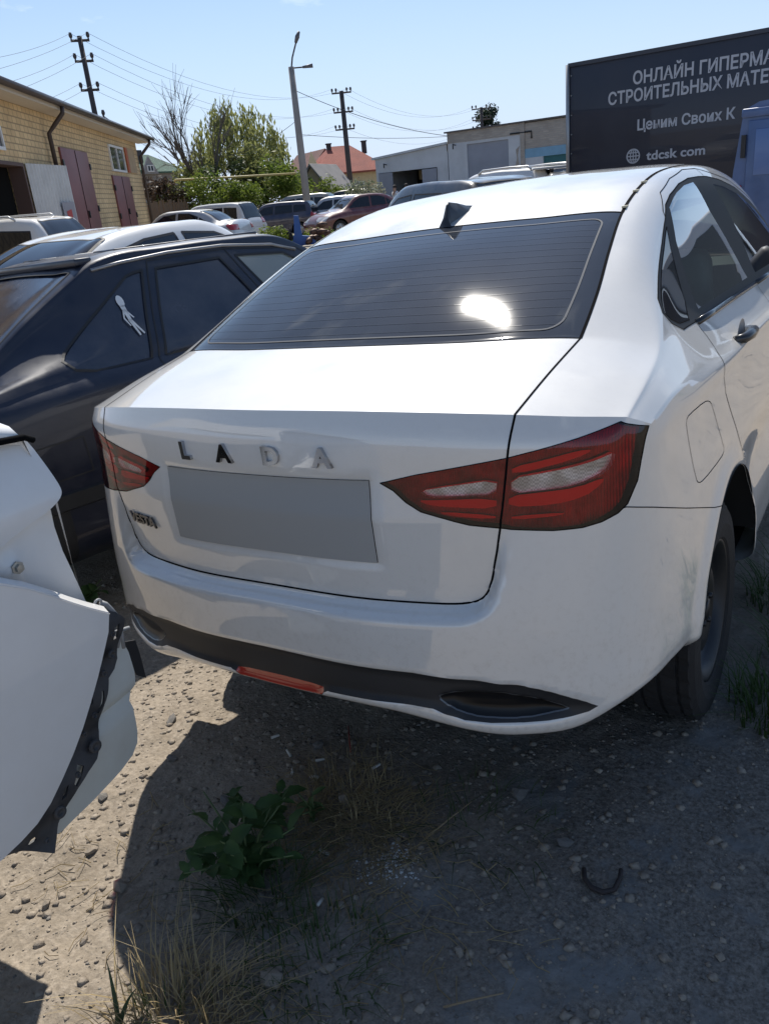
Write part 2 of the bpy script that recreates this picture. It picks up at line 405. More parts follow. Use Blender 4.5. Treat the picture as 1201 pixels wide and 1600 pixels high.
def patch_lower(su=.012, sv=.013):
    C = lower_controls(); T = knots(C[:, :12]); tz, spz = refine(T, [.02, .012, .012, .011, .011, .009, .009, .011, .011, .011, .011])
    U, spu, spv = patch_upper()[:3]
    G = hermite_rows(C, T, tz)
    D = np.swapaxes(G, 0, 1); Tc = knots(np.swapaxes(C, 0, 1)[:, 3:]); cnt = [int((spv == k).sum()) for k in range(6)] + [int((spu == k).sum()) for k in range(12)]
    tc = np.concatenate([Tc[k] + (Tc[k+1]-Tc[k])*np.arange(c)/c for k, c in enumerate(cnt)] + [Tc[-1:]]); spc = np.repeat(np.arange(18), cnt)
    Dm = np.concatenate([D[1:2] * np.array([-1,1,1]), D]); Tm = np.concatenate([[-Tc[1]], Tc])
    G = hermite_rows(Dm, Tm, tc).swapaxes(0, 1)         # [Z, C, 3]
    edge = np.concatenate([U[0], U[1:, -1]]); dlt = edge - G[-1]     # share the border with the upper skin exactly
    for r_ in range(1, 5): G[-r_] = G[-r_] + dlt * (1 - (r_-1)/4)
    sh = G.shape; P = G.reshape(-1, 3).copy()
    rear = P[:, 1] < .45
    # pocket of the boot lid: a ledge on top of the bumper
    sd = sd_poly(P[:, [0, 2]], LIDLOW); dep = .046 * np.clip(1 - (P[:, 2] - .69) / .19, 0, 1)
    P[:, 1] += np.where(rear, dep * smooth01((.024 - sd) / .020), 0)
    # number plate recess, shallow
    sd2 = np.maximum(np.abs(P[:, 0]) - .312, np.abs(P[:, 2] - .870) - .103)
    P[:, 1] += np.where(rear, .006 * smooth01((.004 - sd2) / .012), 0)
    # black lower valance sits a little back
    sd3 = sd_poly(P[:, [0, 2]], TRIM)
    P[:, 1] += np.where(rear, .012 * smooth01((.000 - sd3) / .010), 0)
    # tail pipe surrounds are moulded in
    P[:, 1] += np.where(rear, .016 * smooth01((.002 - sd_poly(P[:, [0, 2]], EXHL)) / .014), 0)
    # wheel arch lips
    for yc in (.93, 3.565):
        r = np.hypot(P[:, 1] - yc, P[:, 2] - .34)
        P[:, 0] += np.where(P[:, 0] > .6, .012 * np.exp(-((r - .395) / .03) ** 2), 0)
    # door and sill character line
    k = np.where((P[:, 0] > .7) & (P[:, 1] > .9), smooth01((P[:, 1] - .9) / .5), 0)
    P[:, 0] -= k * .018 * np.exp(-((P[:, 2] - .62) / .09) ** 2)
    P = P.reshape(sh); P[-1] = edge
    return P, spz, spc
# ---------------------------------------------------------------- the white sedan in the middle
PAINT_W = mat('white_car_paint', (.725, .71, .675), .30, 0, coat=1.0, dust=.05, vscale=3.0, dustc=(.5, .46, .40))
def dirty_paint(m):
    """thin dust film with splashes thrown up on the lower panels"""
    nt = m.node_tree; b = nt.nodes['Principled BSDF']; L = nt.links.new; b.inputs['Coat IOR'].default_value = 1.9; src = b.inputs['Base Color'].links[0].from_socket
    t = nt.nodes.new('ShaderNodeTexCoord'); sp = nt.nodes.new('ShaderNodeSeparateXYZ'); L(t.outputs['Object'], sp.inputs[0]); n = nt.nodes.new('ShaderNodeTexNoise'); n.inputs['Scale'].default_value = 62; n.inputs['Detail'].default_value = 7; n.inputs['Roughness'].default_value = .7; L(t.outputs['Object'], n.inputs['Vector'])
    r = nt.nodes.new('ShaderNodeMapRange'); r.inputs[1].default_value = .50; r.inputs[2].default_value = .72; L(n.outputs['Fac'], r.inputs[0]); h = nt.nodes.new('ShaderNodeMapRange'); h.inputs[1].default_value = .80; h.inputs[2].default_value = .36; h.inputs[3].default_value = .06; h.inputs[4].default_value = .34; L(sp.outputs['Z'], h.inputs[0])
    mu = nt.nodes.new('ShaderNodeMath'); mu.operation = 'MULTIPLY'; L(r.outputs[0], mu.inputs[0]); L(h.outputs[0], mu.inputs[1]); x = nt.nodes.new('ShaderNodeMix'); x.data_type = 'RGBA'; x.inputs[7].default_value = (.36, .31, .25, 1); L(mu.outputs[0], x.inputs[0]); L(src, x.inputs[6]); L(x.outputs[2], b.inputs['Base Color'])
dirty_paint(PAINT_W)
GAP = mat('panel_gap_black', (.005, .005, .006), .9, spec=.05)
BLACK_PL = mat('black_plastic', (.022, .023, .026), .55, var=.25, vscale=9)
GLOSSBLK = mat('gloss_black_trim', (.012, .013, .015), .18, coat=.4)
RUBBER = mat('tyre_rubber', (.022, .021, .021), .85, var=.3, vscale=14, bump=.15, bscale=90)
STEEL_BLK = mat('black_wheel_steel', (.03, .032, .036), .42, metal=.4)
CHROME = mat('chrome', (.46, .47, .49), .14, metal=1)
LENS_DK = glass_mat('lamp_red_cover', (.84, .022, .040), .26)
LENS_WHT = glass_mat('lamp_clear_cover', (.92, .92, .92), .30)
LENS_RED = mat('lamp_bright_red', (.50, .004, .010), .12, coat=.7, spec=.3)
def lens_clear_mat():
    """clear lamp cover: fine reflector grid with soft larger facets"""
    m = mat('lamp_clear', (.36, .34, .30), .10, coat=1.0); nt = m.node_tree; b = nt.nodes['Principled BSDF']; L = nt.links.new
    t = nt.nodes.new('ShaderNodeTexCoord'); ck = nt.nodes.new('ShaderNodeTexChecker'); ck.inputs['Scale'].default_value = 260; ck.inputs[1].default_value = (.90, .89, .86, 1); ck.inputs[2].default_value = (.55, .54, .51, 1)
    w = nt.nodes.new('ShaderNodeTexNoise'); w.inputs['Scale'].default_value = 26; w.inputs['Detail'].default_value = 1; r = nt.nodes.new('ShaderNodeValToRGB'); r.color_ramp.elements[0].position = .38; r.color_ramp.elements[0].color = (.58, .56, .52, 1); r.color_ramp.elements[1].position = .60; r.color_ramp.elements[1].color = (1, 1, 1, 1)
    x = nt.nodes.new('ShaderNodeMix'); x.data_type = 'RGBA'; x.blend_type = 'MULTIPLY'; x.inputs[0].default_value = 1
    L(t.outputs['Object'], ck.inputs['Vector']); L(t.outputs['Object'], w.inputs['Vector']); L(w.outputs['Fac'], r.inputs['Fac']); L(ck.outputs['Color'], x.inputs[6]); L(r.outputs['Color'], x.inputs[7]); L(x.outputs[2], b.inputs['Base Color']); return m
LENS_CLR = lens_clear_mat()
def reflector_mat():
    """ribbed reflector inside a tail lamp"""
    m = mat('lamp_reflector', (.66, .46, .46), .30, metal=.25, var=.75, vscale=13); nt = m.node_tree; b = nt.nodes['Principled BSDF']; t = nt.nodes.new('ShaderNodeTexCoord'); w = nt.nodes.new('ShaderNodeTexWave'); w.inputs['Scale'].default_value = 70; w.bands_direction = 'X'; bp = nt.nodes.new('ShaderNodeBump'); bp.inputs['Strength'].default_value = .7; bp.inputs['Distance'].default_value = .004
    nt.links.new(t.outputs['Object'], w.inputs['Vector']); nt.links.new(w.outputs['Fac'], bp.inputs['Height']); nt.links.new(bp.outputs['Normal'], b.inputs['Normal']); return m
REFL = reflector_mat(); REFL_B = mat('lamp_light_bar', (.80, .40, .40), .3, coat=.3)
GLASS_DK = mat('tinted_rear_glass', (.038, .043, .053), .05, spec=.6, var=.35, vscale=2.2)
GLASS_FRIT = mat('glass_black_border', (.010, .011, .013), .06, spec=.7)
GLASS_SIDE = glass_mat('side_window_glass', (.74, .84, .80))
DEFROST = mat('heating_wire', (.060, .066, .078), .06, spec=.55)
UNDER = mat('underbody_black', (.012, .012, .012), .9)

(P_BODY, P_LID, P_RWIN, P_ROOF, P_BUMP, P_TRIM, P_LAMPO, P_LAMPI, P_STRO, P_STRI, P_BANDO, P_BANDI, P_FOG, P_EXH, P_RDOOR, P_FDOOR, P_FLAP,
 P_QWIN, P_FRAME, P_RGLASS, P_FGLASS, P_WSHD, P_HOOD, P_ARCH, P_PLATE) = range(1, 26)

LAMP = [(.323,.958),(.403,.976),(.47,.987),(.52,.995),(.58,1.004),(.649,1.018),(.701,1.029),(.738,1.038),(.766,1.046),(.803,1.022),(.798,.983),(.79,.922),(.776,.88),(.762,.866),(.738,.856),(.708,.851),(.66,.852),(.565,.862),(.505,.871),(.458,.885),(.408,.899),(.377,.918),(.351,.942)]
STRIPO = [(.586,.962),(.645,.969),(.696,.975),(.735,.983),(.761,.993),(.757,.972),(.747,.954),(.7,.935),(.644,.932),(.585,.929)]
STRIPI = [(.405,.942),(.467,.951),(.561,.962),(.557,.93),(.491,.929),(.424,.928)]
BANDT = [(.587,.98),(.657,.992),(.705,1.003),(.73,1.001),(.72,.993),(.673,.98),(.589,.966)]
BANDM = [(.58,.924),(.644,.927),(.703,.929),(.747,.941),(.745,.929),(.713,.907),(.655,.9),(.579,.902)]
BANDL = [(.585,.884),(.682,.883),(.676,.877),(.585,.876)]
BANDI = [(.397,.92),(.426,.92),(.558,.922),(.557,.9),(.465,.906),(.423,.909)]
BANDI2 = [(.443,.898),(.555,.887),(.555,.879),(.452,.889)]
EXH = [(.416,.484),(.444,.498),(.484,.503),(.561,.499),(.632,.479),(.68,.452),(.654,.444),(.592,.434),(.531,.436),(.486,.441),(.447,.457)]
FOG = [(-.01,.441),(.10,.441),(.126,.445),(.136,.455),(.132,.463),(.10,.467),(-.01,.468)]
DOORSHUT = [(1.05,1.099),(1.045,1.06),(1.025,1.03),(.99,1.0),(.972,.97),(.985,.92),(1.03,.865),(1.09,.79),(1.14,.72),(1.18,.64),(1.188,.575),(1.17,.45),(1.165,.30)]
FLAP = [(.551,.969),(.575,.977),(.718,.968),(.777,.955),(.808,.936),(.901,.803),(.89,.790),(.846,.788),(.657,.796),(.615,.803),(.597,.82),(.556,.945)]
QWIN = [(1.205,1.336),(1.09,1.288),(.949,1.234),(.832,1.188),(.800,1.164),(.829,1.143),(.889,1.122),(1.004,1.111),(1.074,1.149),(1.110,1.212),(1.150,1.280)]
RGLASS = [(1.315,1.382),(1.40,1.405),(1.454,1.416),(1.573,1.432),(1.690,1.436),(1.729,1.344),(1.821,1.249),(1.883,1.171),(1.925,1.098),(1.54,1.106),(1.165,1.114),(1.185,1.161),(1.205,1.226),(1.232,1.294)]
FGLASS = [(1.945,1.418),(2.1,1.403),(2.35,1.362),(2.6,1.29),(2.8,1.205),(3.0,1.10),(3.0,1.082),(2.394,1.086),(2.085,1.095),(2.080,1.202),(2.035,1.285),(1.975,1.365)]
DLO = [(.784,1.166),(.817,1.195),(.939,1.243),(1.09,1.30),(1.233,1.358),(1.299,1.390),(1.388,1.414),(1.534,1.439),(1.669,1.450),(1.807,1.450),(1.921,1.446),(2.1,1.428),(2.35,1.388),(2.6,1.318),(2.85,1.215),(3.08,1.09),(3.1,1.045),(2.7,1.05),(2.294,1.059),(2.009,1.067),(1.561,1.078),(1.272,1.087),(1.059,1.097),(.88,1.108),(.812,1.136)]
BLINE = [(1.88,1.476),(1.94,1.28),(2.005,1.067),(2.03,.9),(2.05,.6),(2.05,.30)]
RDOOR = DOORSHUT + [(2.05,.30)] + BLINE[::-1][1:] + [(1.724,1.478),(1.514,1.457),(1.347,1.424),(1.25,1.375),(1.12,1.22)]
FDOOR = BLINE + [(3.10,.30),(3.16,.8),(3.15,1.06),(2.9,1.20),(2.62,1.335),(2.3,1.42)]
LIDREG = [(-.02,1.2),(.60,1.2)] + LIDEDGE + [(-.02,.689)]
SEAMREG = [(-.3,.874),(.265,.874),(.336,.849),(.507,.783),(.715,.706),(.93,.65),(.93,.1),(-.3,.1)]

CARM = Matrix(((.999044, 0, -.043714), (-.000037, 1, -.000854), (.043714, .000854, .999044)))   # the car leans to its left on the sloping ground
PIV = Vector((.76, .93, 0))
def car2w(p): return CARM @ (Vector(p) - PIV) + PIV

def wheel_meshes(R, W, rim, style='steel', seg=96):
    """tyre and rim round the local x axis, outer side towards +x"""
    M = Matrix(((0, 0, 1), (0, 1, 0), (-1, 0, 0))).to_4x4()
    t = MB(); hw = W / 2; prof = [(rim, -hw*.80), (rim+.012, -hw*.92), (rim+(R-rim)*.45, -hw), (R-.022, -hw*.93), (R-.006, -hw*.82)]
    tread = [(-.80, 0), (-.56, 0), (-.54, -.007), (-.48, -.007), (-.46, 0), (-.06, 0), (-.04, -.007), (.04, -.007), (.06, 0), (.46, 0), (.48, -.007), (.54, -.007), (.56, 0), (.80, 0)]
    k0 = len(prof); prof += [(R + d, hw * a) for a, d in tread]; k1 = len(prof)
    prof += [(R-.006, hw*.82), (R-.022, hw*.93), (rim+(R-rim)*.45, hw), (rim+.012, hw*.92), (rim, hw*.80)]
    n = len(prof); vs = []; fs = []
    for j in range(seg):
        c, s = math.cos(2*math.pi*j/seg), math.sin(2*math.pi*j/seg)
        for i, (r, h) in enumerate(prof):
            if k0 <= i < k1 and (j % 3 == 0) and abs(h) > hw*.3: r -= .006
            vs.append(M @ Vector((r*c, r*s, h)))
    for j in range(seg):
        for i in range(n-1): a = j*n+i; b = ((j+1) % seg)*n+i; fs.append((a, b, b+1, a+1))
    t.add(vs, fs, False)
    w = MB(); d = hw
    w.lathe([(rim+.004, d*.82), (rim+.010, d*.86), (rim-.004, d*.84), (rim-.018, d*.55), (rim-.030, d*.30), (rim*.72, d*.40), (rim*.60, d*.62), (rim*.42, d*.66), (rim*.30, d*.50), (rim*.17, d*.50), (rim*.15, d*.70), (.0005, d*.72)], 40, M)
    w.lathe([(rim+.004, -d*.8), (rim-.02, -d*.75), (rim-.03, d*.30)], 40, M)
    if style == 'alloy':
        for k in range(5):
            a = 2*math.pi*k/5; RM = Matrix.Rotation(a, 4, 'X')
            w.bbox((d*.5, -rim*.13, rim*.12), (d*.80, rim*.13, rim*.99), .012, RM)
    for k in range(4):
        a = 2*math.pi*(k+.3)/4; c = Vector((d*.5, math.cos(a)*rim*.25, math.sin(a)*rim*.25))
        w.tube([c, c + Vector((d*.22, 0, 0))], .009, 6)
    return t.mesh('tyre'), w.mesh('wheel')
def add_wheel(root, pos, tm, wm, side, tmat, wmat):
    o = link('wheel', wm, wmat, root); o.location = pos
    if side < 0: o.rotation_euler = (0, 0, math.pi)
    t = link('tyre', tm, tmat, o); return o

def build_sedan():
    bm = bmesh.new(); lay = bm.faces.layers.int.new('part'); low = bm.faces.layers.int.new('low')
    U, spu, spv, tu, tv, T, Tv = patch_upper(); Lw, spz, spc = patch_lower()
    def pu(i, j):
        a, b = spu[i], spv[j]
        if b <= 1:
            if a <= 1: return P_LID
            if a <= 4: return P_RWIN
            if a <= 8: return P_ROOF
        if a == 9 and b <= 2: return P_WSHD
        if a >= 10 and b <= 4: return P_HOOD
        return P_BODY
    grid_faces(bm, U, lay, pu)
    nup = len(bm.faces)
    grid_faces(bm, Lw, lay, lambda i, j: P_BODY)
    bm.faces.ensure_lookup_table()
    for f in bm.faces[nup:]: f[low] = 1
    bmesh.ops.remove_doubles(bm, verts=[v for v in bm.verts if v.co.y > .36 and v.co.x > .5], dist=2e-5)
    isrear = lambda f: f[low] == 1 and f.calc_center_median().y < .47
    isside = lambda f: f.calc_center_median().x > .5
    cut_region(bm, LIDREG, (0, 2), lambda f: isrear(f) and f[lay] == P_BODY, lambda f: P_LID, lay)
    cut_region(bm, [(-.01,.778),(.296,.778),(.296,.962),(-.01,.962)], (0, 2), lambda f: isrear(f) and f[lay] == P_LID, lambda f: P_PLATE, lay)
    cut_region(bm, LAMP, (0, 2), isrear, lambda f: P_LAMPI if f[lay] == P_LID else P_LAMPO, lay)
    for poly in (BANDT, BANDM, BANDL): cut_region(bm, round_poly(poly, it=1), (0, 2), lambda f: isrear(f) and f[lay] == P_LAMPO, lambda f: P_BANDO, lay)
    cut_region(bm, round_poly(STRIPO, it=1), (0, 2), lambda f: isrear(f) and f[lay] == P_LAMPO, lambda f: P_STRO, lay)
    for poly in (BANDI, BANDI2): cut_region(bm, round_poly(poly, it=1), (0, 2), lambda f: isrear(f) and f[lay] == P_LAMPI, lambda f: P_BANDI, lay)
    cut_region(bm, round_poly(STRIPI, it=1), (0, 2), lambda f: isrear(f) and f[lay] == P_LAMPI, lambda f: P_STRI, lay)
    cut_region(bm, SEAMREG, (1, 2), lambda f: f[low] == 1 and f[lay] == P_BODY and f.calc_center_median().x > .5, lambda f: P_BUMP, lay)
    for f in bm.faces:
        if f[low] == 1 and f[lay] == P_BODY:
            c = f.calc_center_median()
            if c.x < .77 and c.y < .4 and c.z < .875: f[lay] = P_BUMP
    cut_region(bm, TRIM, (0, 2), lambda f: isrear(f) and f[lay] == P_BUMP, lambda f: P_TRIM, lay)
    cut_region(bm, FOG, (0, 2), lambda f: isrear(f) and f[lay] in (P_TRIM, P_BUMP), lambda f: P_FOG, lay)
    cut_region(bm, round_poly(EXH, it=1), (0, 2), lambda f: isrear(f) and f[lay] == P_TRIM, lambda f: P_EXH, lay)
    for yc in (.93, 3.565):
        arc = [(yc + .385*math.cos(a*math.pi/24), .34 + .385*math.sin(a*math.pi/24)) for a in range(48)]
        cut_region(bm, arc, (1, 2), lambda f: f[low] == 1 and isside(f), lambda f: P_ARCH, lay)
    cut_region(bm, RDOOR, (1, 2), lambda f: isside(f) and f[lay] == P_BODY, lambda f: P_RDOOR, lay)
    cut_region(bm, FDOOR, (1, 2), lambda f: isside(f) and f[lay] == P_BODY, lambda f: P_FDOOR, lay)
    cut_region(bm, round_poly(FLAP, it=1), (1, 2), lambda f: isside(f) and f[lay] == P_BODY and f[low] == 1, lambda f: P_FLAP, lay)
    up = lambda f: f[low] == 0 and isside(f)
    cut_region(bm, DLO, (1, 2), lambda f: up(f) and f[lay] in (P_BODY, P_RDOOR, P_FDOOR), lambda f: P_FRAME, lay)
    cut_region(bm, QWIN, (1, 2), lambda f: up(f) and f[lay] == P_FRAME, lambda f: P_QWIN, lay)
    cut_region(bm, RGLASS, (1, 2), lambda f: up(f) and f[lay] == P_FRAME, lambda f: P_RGLASS, lay)
    cut_region(bm, FGLASS, (1, 2), lambda f: up(f) and f[lay] == P_FRAME, lambda f: P_FGLASS, lay)
    bmesh.ops.delete(bm, geom=[f for f in bm.faces if f[lay] == P_ARCH], context='FACES')
    bm.normal_update()
    nrm = {}
    for v in bm.verts:
        n = v.normal.copy()
        if abs(v.co.x) < 1e-5: n.x = 0; n.normalize(); v.co.x = 0
        nrm[v] = n
    root = empty('white_sedan', (0, 0, 0)); root.matrix_world = Matrix.Translation(PIV) @ CARM.to_4x4() @ Matrix.Translation(-PIV)
    tag(root, 'large white saloon car in the middle, seen from behind with its boot lid closed', 'car')
    bvh = BVHTree.FromBMesh(bm)
    def onrear(x, z): h = bvh.ray_cast(Vector((abs(x), -1, z)), Vector((0, 1, 0))); n = h[1].copy(); p = h[0].copy(); s = -1 if x < 0 else 1; p.x *= s; n.x *= s; return p, (n if n.y < 0 else -n)
    X = lambda parts, mode, name, m, par=root: link(name, extract(bm, lay, parts, mode, nrm), m, par)
    def inner(o, d):
        me = o.data; ns = [v.normal.copy() for v in me.vertices]
        for v, n in zip(me.vertices, ns): v.co = v.co - n * d
        return o
    X([P_BODY], 'both', 'body_shell', PAINT_W)
    lid = X([P_LID], 'both', 'boot_lid', PAINT_W)
    rw = X([P_RWIN], 'both', 'rear_window', GLASS_DK)
    X([P_ROOF], 'both', 'roof', PAINT_W); X([P_HOOD], 'both', 'bonnet', PAINT_W); X([P_WSHD], 'both', 'windscreen', GLASS_SIDE)
    bump = X([P_BUMP], 'both', 'rear_bumper', PAINT_W)
    X([P_TRIM], 'both', 'lower_trim', BLACK_PL, bump)
    fog = X([P_FOG], 'both', 'fog_lamp', mat('fog_lamp_red', (.42, .022, .012), .22, coat=1), bump); fog['label'] = 'red rear fog lamp in the middle of the black valance'
    for s in 'RL':
        X([P_EXH], s, 'exhaust_surround', mat('exhaust_black', (.008, .008, .009), .30, spec=.3), bump)
        lo = X([P_LAMPO, P_BANDO], s, 'tail_lamp', LENS_DK); X([P_STRO], s, 'clear_cover', LENS_WHT, lo); inner(X([P_LAMPO], s, 'reflector', REFL, lo), .022); inner(X([P_BANDO], s, 'light_bar', REFL_B, lo), .014); inner(X([P_STRO], s, 'clear_strip', LENS_CLR, lo), .012)
        li = X([P_LAMPI, P_BANDI], s, 'boot_lamp', LENS_DK); X([P_STRI], s, 'clear_cover', LENS_WHT, li); inner(X([P_LAMPI], s, 'reflector', REFL, li), .022); inner(X([P_BANDI], s, 'light_bar', REFL_B, li), .014); inner(X([P_STRI], s, 'clear_strip', LENS_CLR, li), .012)
        rd = X([P_RDOOR], s, 'rear_door', PAINT_W); fd = X([P_FDOOR], s, 'front_door', PAINT_W)
        X([P_FRAME], s, 'window_frame', mat('window_frame_black', (.014, .015, .017), .6, spec=.3)); X([P_QWIN], s, 'quarter_window', mat('dark_quarter_glass', (.02, .022, .026), .02, spec=.9))
        X([P_RGLASS], s, 'rear_door_window', GLASS_SIDE, rd); X([P_FGLASS], s, 'front_door_window', GLASS_SIDE, fd)
        if s == 'R': X([P_FLAP], s, 'fuel_flap', PAINT_W)
        else: X([P_FLAP], s, 'side_panel', PAINT_W)
    # panel gaps
    win = {P_RGLASS, P_FGLASS, P_QWIN, P_FRAME}; lampset = {P_LAMPO, P_LAMPI, P_STRO, P_STRI, P_BANDO, P_BANDI}; bset = {P_BUMP, P_TRIM, P_FOG, P_EXH}
    def width(a, b, e):
        s = {a, b}
        if s <= lampset: return .0045 if (P_LAMPO in s and P_LAMPI in s) else 0
        if s <= bset or s == {P_RGLASS, P_FRAME} or s == {P_FGLASS, P_FRAME}: return 0
        if P_PLATE in s: return 0
        if s == {P_QWIN, P_FRAME}: return .003
        if P_LID in s and not (s & lampset): return .0044
        if s & lampset: return .0018
        if P_RWIN in s: return .007
        if s == {P_ROOF, P_BODY}: return .009
        if P_BUMP in s: return .0022
        if P_FLAP in s: return .0018
        if P_FRAME in s: return .003
        return .003
    ribbons(bm, lay, nrm, width, prefer=P_LID).build('panel_gap', GAP, root, fix=False)['kind'] = 'stuff'
    ribbons(bm, lay, nrm, lambda a, b, e: .0035 if {a, b} == {P_TRIM, P_EXH} else 0, lift=.001).build('surround_edge', mat('satin_edge', (.16, .165, .17), .3, metal=.6), bump, fix=False)['kind'] = 'stuff'
    # heated rear window: border line and wires, laid on the glass
    Tn = T; g = MB()
    def up_pt(u, v):
        i = np.interp(u, tu, np.arange(len(tu))); j = np.interp(v, tv, np.arange(len(tv))); i0 = min(int(i), len(tu)-2); j0 = min(int(j), len(tv)-2); a, b = i-i0, j-j0
        p = Vector(U[i0, j0]*(1-a)*(1-b) + U[i0+1, j0]*a*(1-b) + U[i0, j0+1]*(1-a)*b + U[i0+1, j0+1]*a*b)
        e1 = Vector(U[i0+1, j0] - U[i0, j0]); e2 = Vector(U[i0, j0+1] - U[i0, j0]); n = e2.cross(e1).normalized(); n = n if n.z > 0 else -n
        return p, n
    def stripe(uv, w, mb, lift=.0012):
        pts = [up_pt(*q) for q in uv]
        for sgn in (1, -1):
            for k in range(len(pts) - 1):
                (p, n1), (q, n2) = pts[k], pts[k+1]; d = (q - p).normalized(); s1 = d.cross(n1) * w/2; s2 = d.cross(n2) * w/2
                qd = [p + s1 + n1*lift, q + s2 + n2*lift, q - s2 + n2*lift, p - s1 + n1*lift]
                qd = [Vector((v.x*sgn, v.y, v.z)) for v in qd]; mb.add(qd, [(0, 1, 2, 3)])
    u0, u1 = T[2] + .05*(T[5]-T[2]), T[2] + .92*(T[5]-T[2]); vE = Tv[2] * .915
    for k in range(15):
        g = MB(); u = u0 + (u1 - u0) * (k + .6) / 15.6; stripe([(u, vE * i / 14 * .985) for i in range(15)], .0012, g); g.build('heating_wire', DEFROST, rw, fix=False)
    fr = []
    for a in np.linspace(0, 1, 15): fr.append((u0, vE * .93 * a))
    for a in np.linspace(0, math.pi/2, 6)[1:]: fr.append((u0 + .045*(1-math.cos(a)), vE*.93 + vE*.07*math.sin(a)))
    for a in np.linspace(.08, .93, 14): fr.append((u0 + (u1-u0)*a, vE))
    for a in np.linspace(0, math.pi/2, 6)[1:]: fr.append((u0 + (u1-u0)*.93 + (u1-u0)*.07*math.sin(a), vE*.93 + vE*.07*math.cos(a)))
    for a in np.linspace(1, 0, 15)[1:]: fr.append((u1, vE * .93 * a))
    g2 = MB(); stripe(fr, .0050, g2, .0014); g2.build('border_line', mat('border_line_grey', (.13, .135, .145), .7, spec=.15), rw, fix=False)
    # chrome letters on the boot lid
    for ch, x in (('L', -.203), ('A', -.076), ('D', .062), ('A', .196)):
        m = text_mesh(ch, .057, .0050, .0024); p, n = onrear(x, 1.012)
        zc = (min(v.co.y for v in m.vertices) + max(v.co.y for v in m.vertices)) / 2; sx = 1.12
        n = n.normalized(); rt = Vector((0, 0, 1)).cross(n).normalized() * 1.0; rt = -rt if rt.x < 0 else rt; upv = n.cross(rt); upv = -upv if upv.z < 0 else upv
        for v in m.vertices: c = v.co; v.co = p + n*.003 + rt*(c.x*sx) + upv*(c.y - zc) + n*(c.z)
        link('badge_letter', m, CHROME, lid)
    m = text_mesh('VESTA', .040, .0025, .0010); p, n = onrear(-.447, .802); rt = Vector((0, 0, 1)).cross(n).normalized(); rt = -rt if rt.x < 0 else rt; upv = n.cross(rt); upv = -upv if upv.z < 0 else upv
    ys = [v.co.y for v in m.vertices]; xs = [v.co.x for v in m.vertices]; zc = (min(ys)+max(ys))/2; k = .132 / (max(xs)-min(xs))
    for v in m.vertices: c = v.co; v.co = p + n*.003 + rt*(c.x*k) + upv*(c.y - zc)*.95 + n*c.z
    link('model_badge', m, mat('dark_chrome', (.10, .105, .115), .25, metal=1), lid)
    # blank number plate in the recess
    pl = X([P_PLATE], 'both', 'number_plate', mat('blank_plate_grey', (.33, .335, .33), .6), lid)
    for v in pl.data.vertices: v.co.y -= .003
    # antenna fin
    f = MB(); prof = [(1.10, 0, .020), (1.11, .030, .016), (1.125, .058, .006), (1.14, .063, .005), (1.19, .045, .011), (1.25, .020, .017), (1.31, .0, .004)]
    base = lambda y: float(np.interp(y, [1.10, 1.45], [1.403, 1.487]))
    vs = []; fs = []
    for y, h, w in prof:
        b = base(y) + .001; vs += [(-max(w, .004)*1.25, y, b-.004), (-w*.35 if h > .01 else -w, y, b+max(h, .002)), (w*.35 if h > .01 else w, y, b+max(h, .002)), (max(w, .004)*1.25, y, b-.004)]
    for i in range(len(prof)-1):
        for j in range(3): a = i*4+j; fs.append((a, a+1, a+5, a+4))
    fs += [(0, 1, 2, 3), tuple(len(vs)-4+k for k in (3, 2, 1, 0))]
    f.add(vs, fs, True).build('antenna_fin', mat('fin_grey', (.035, .037, .042), .35), root)
    # clips left in the open roof channel
    for y, dz in ((1.16, 0), (1.30, .0), (1.40, 0)):
        p, n = up_pt(float(np.interp(y, SEC[:, 2, 1], T)), Tv[2]); c = MB(); c.bbox((p.x-.006, p.y-.016, p.z-.002), (p.x+.006, p.y+.016, p.z+.004), .002)
        c.build('roof_clip', mat('clip_yellow', (.55, .50, .36), .6), root)
    # door handles and mirrors
    for s in (1, -1):
        h = MB(); h.tube([(s*.802, 1.28, 1.002), (s*.826, 1.30, 1.004), (s*.832, 1.36, 1.004), (s*.830, 1.43, 1.002), (s*.806, 1.46, 1.0)], [.012, .015, .017, .016, .012], 10)
        h.build('door_handle', mat('handle_white_grey', (.022, .023, .026), .3, coat=.3), root)
        h = MB(); h.lathe([(.0, 0), (.040, .001), (.045, .004)], 20, Matrix.Translation((s*.803, 1.36, 1.004)) @ Matrix.Rotation(s*math.pi/2, 4, 'Y') @ Matrix.Scale(1.5, 4, (0, 1, 0)))
        h.build('handle_cup', mat('handle_cup_grey', (.30, .31, .33), .4), root)
        h = MB(); h.tube([(s*.81, 2.25, .995), (s*.835, 2.27, .997), (s*.84, 2.34, .997), (s*.836, 2.40, .995), (s*.812, 2.43, .993)], [.012, .015, .017, .016, .012], 10)
        h.build('door_handle', MATS['handle_white_grey'], root)
        h = MB(); h.bbox((s*.80 - .01 if s > 0 else s*.80 - .20, 3.20, 1.03), (s*.80 + .20 if s > 0 else s*.80 + .01, 3.31, 1.17), .04); h.build('wing_mirror', BLACK_PL, root)
        b = MB(); b.tube([(s*.742, 1.06, 1.094), (s*.744, 1.27, 1.086), (s*.744, 1.56, 1.078), (s*.749, 2.0, 1.066)], .0095, 8); b.tube([(s*.750, 2.02, 1.066), (s*.752, 2.3, 1.058), (s*.757, 2.7, 1.05), (s*.762, 3.08, 1.045)], .0095, 8)
        b.build('belt_moulding', GLOSSBLK, root)
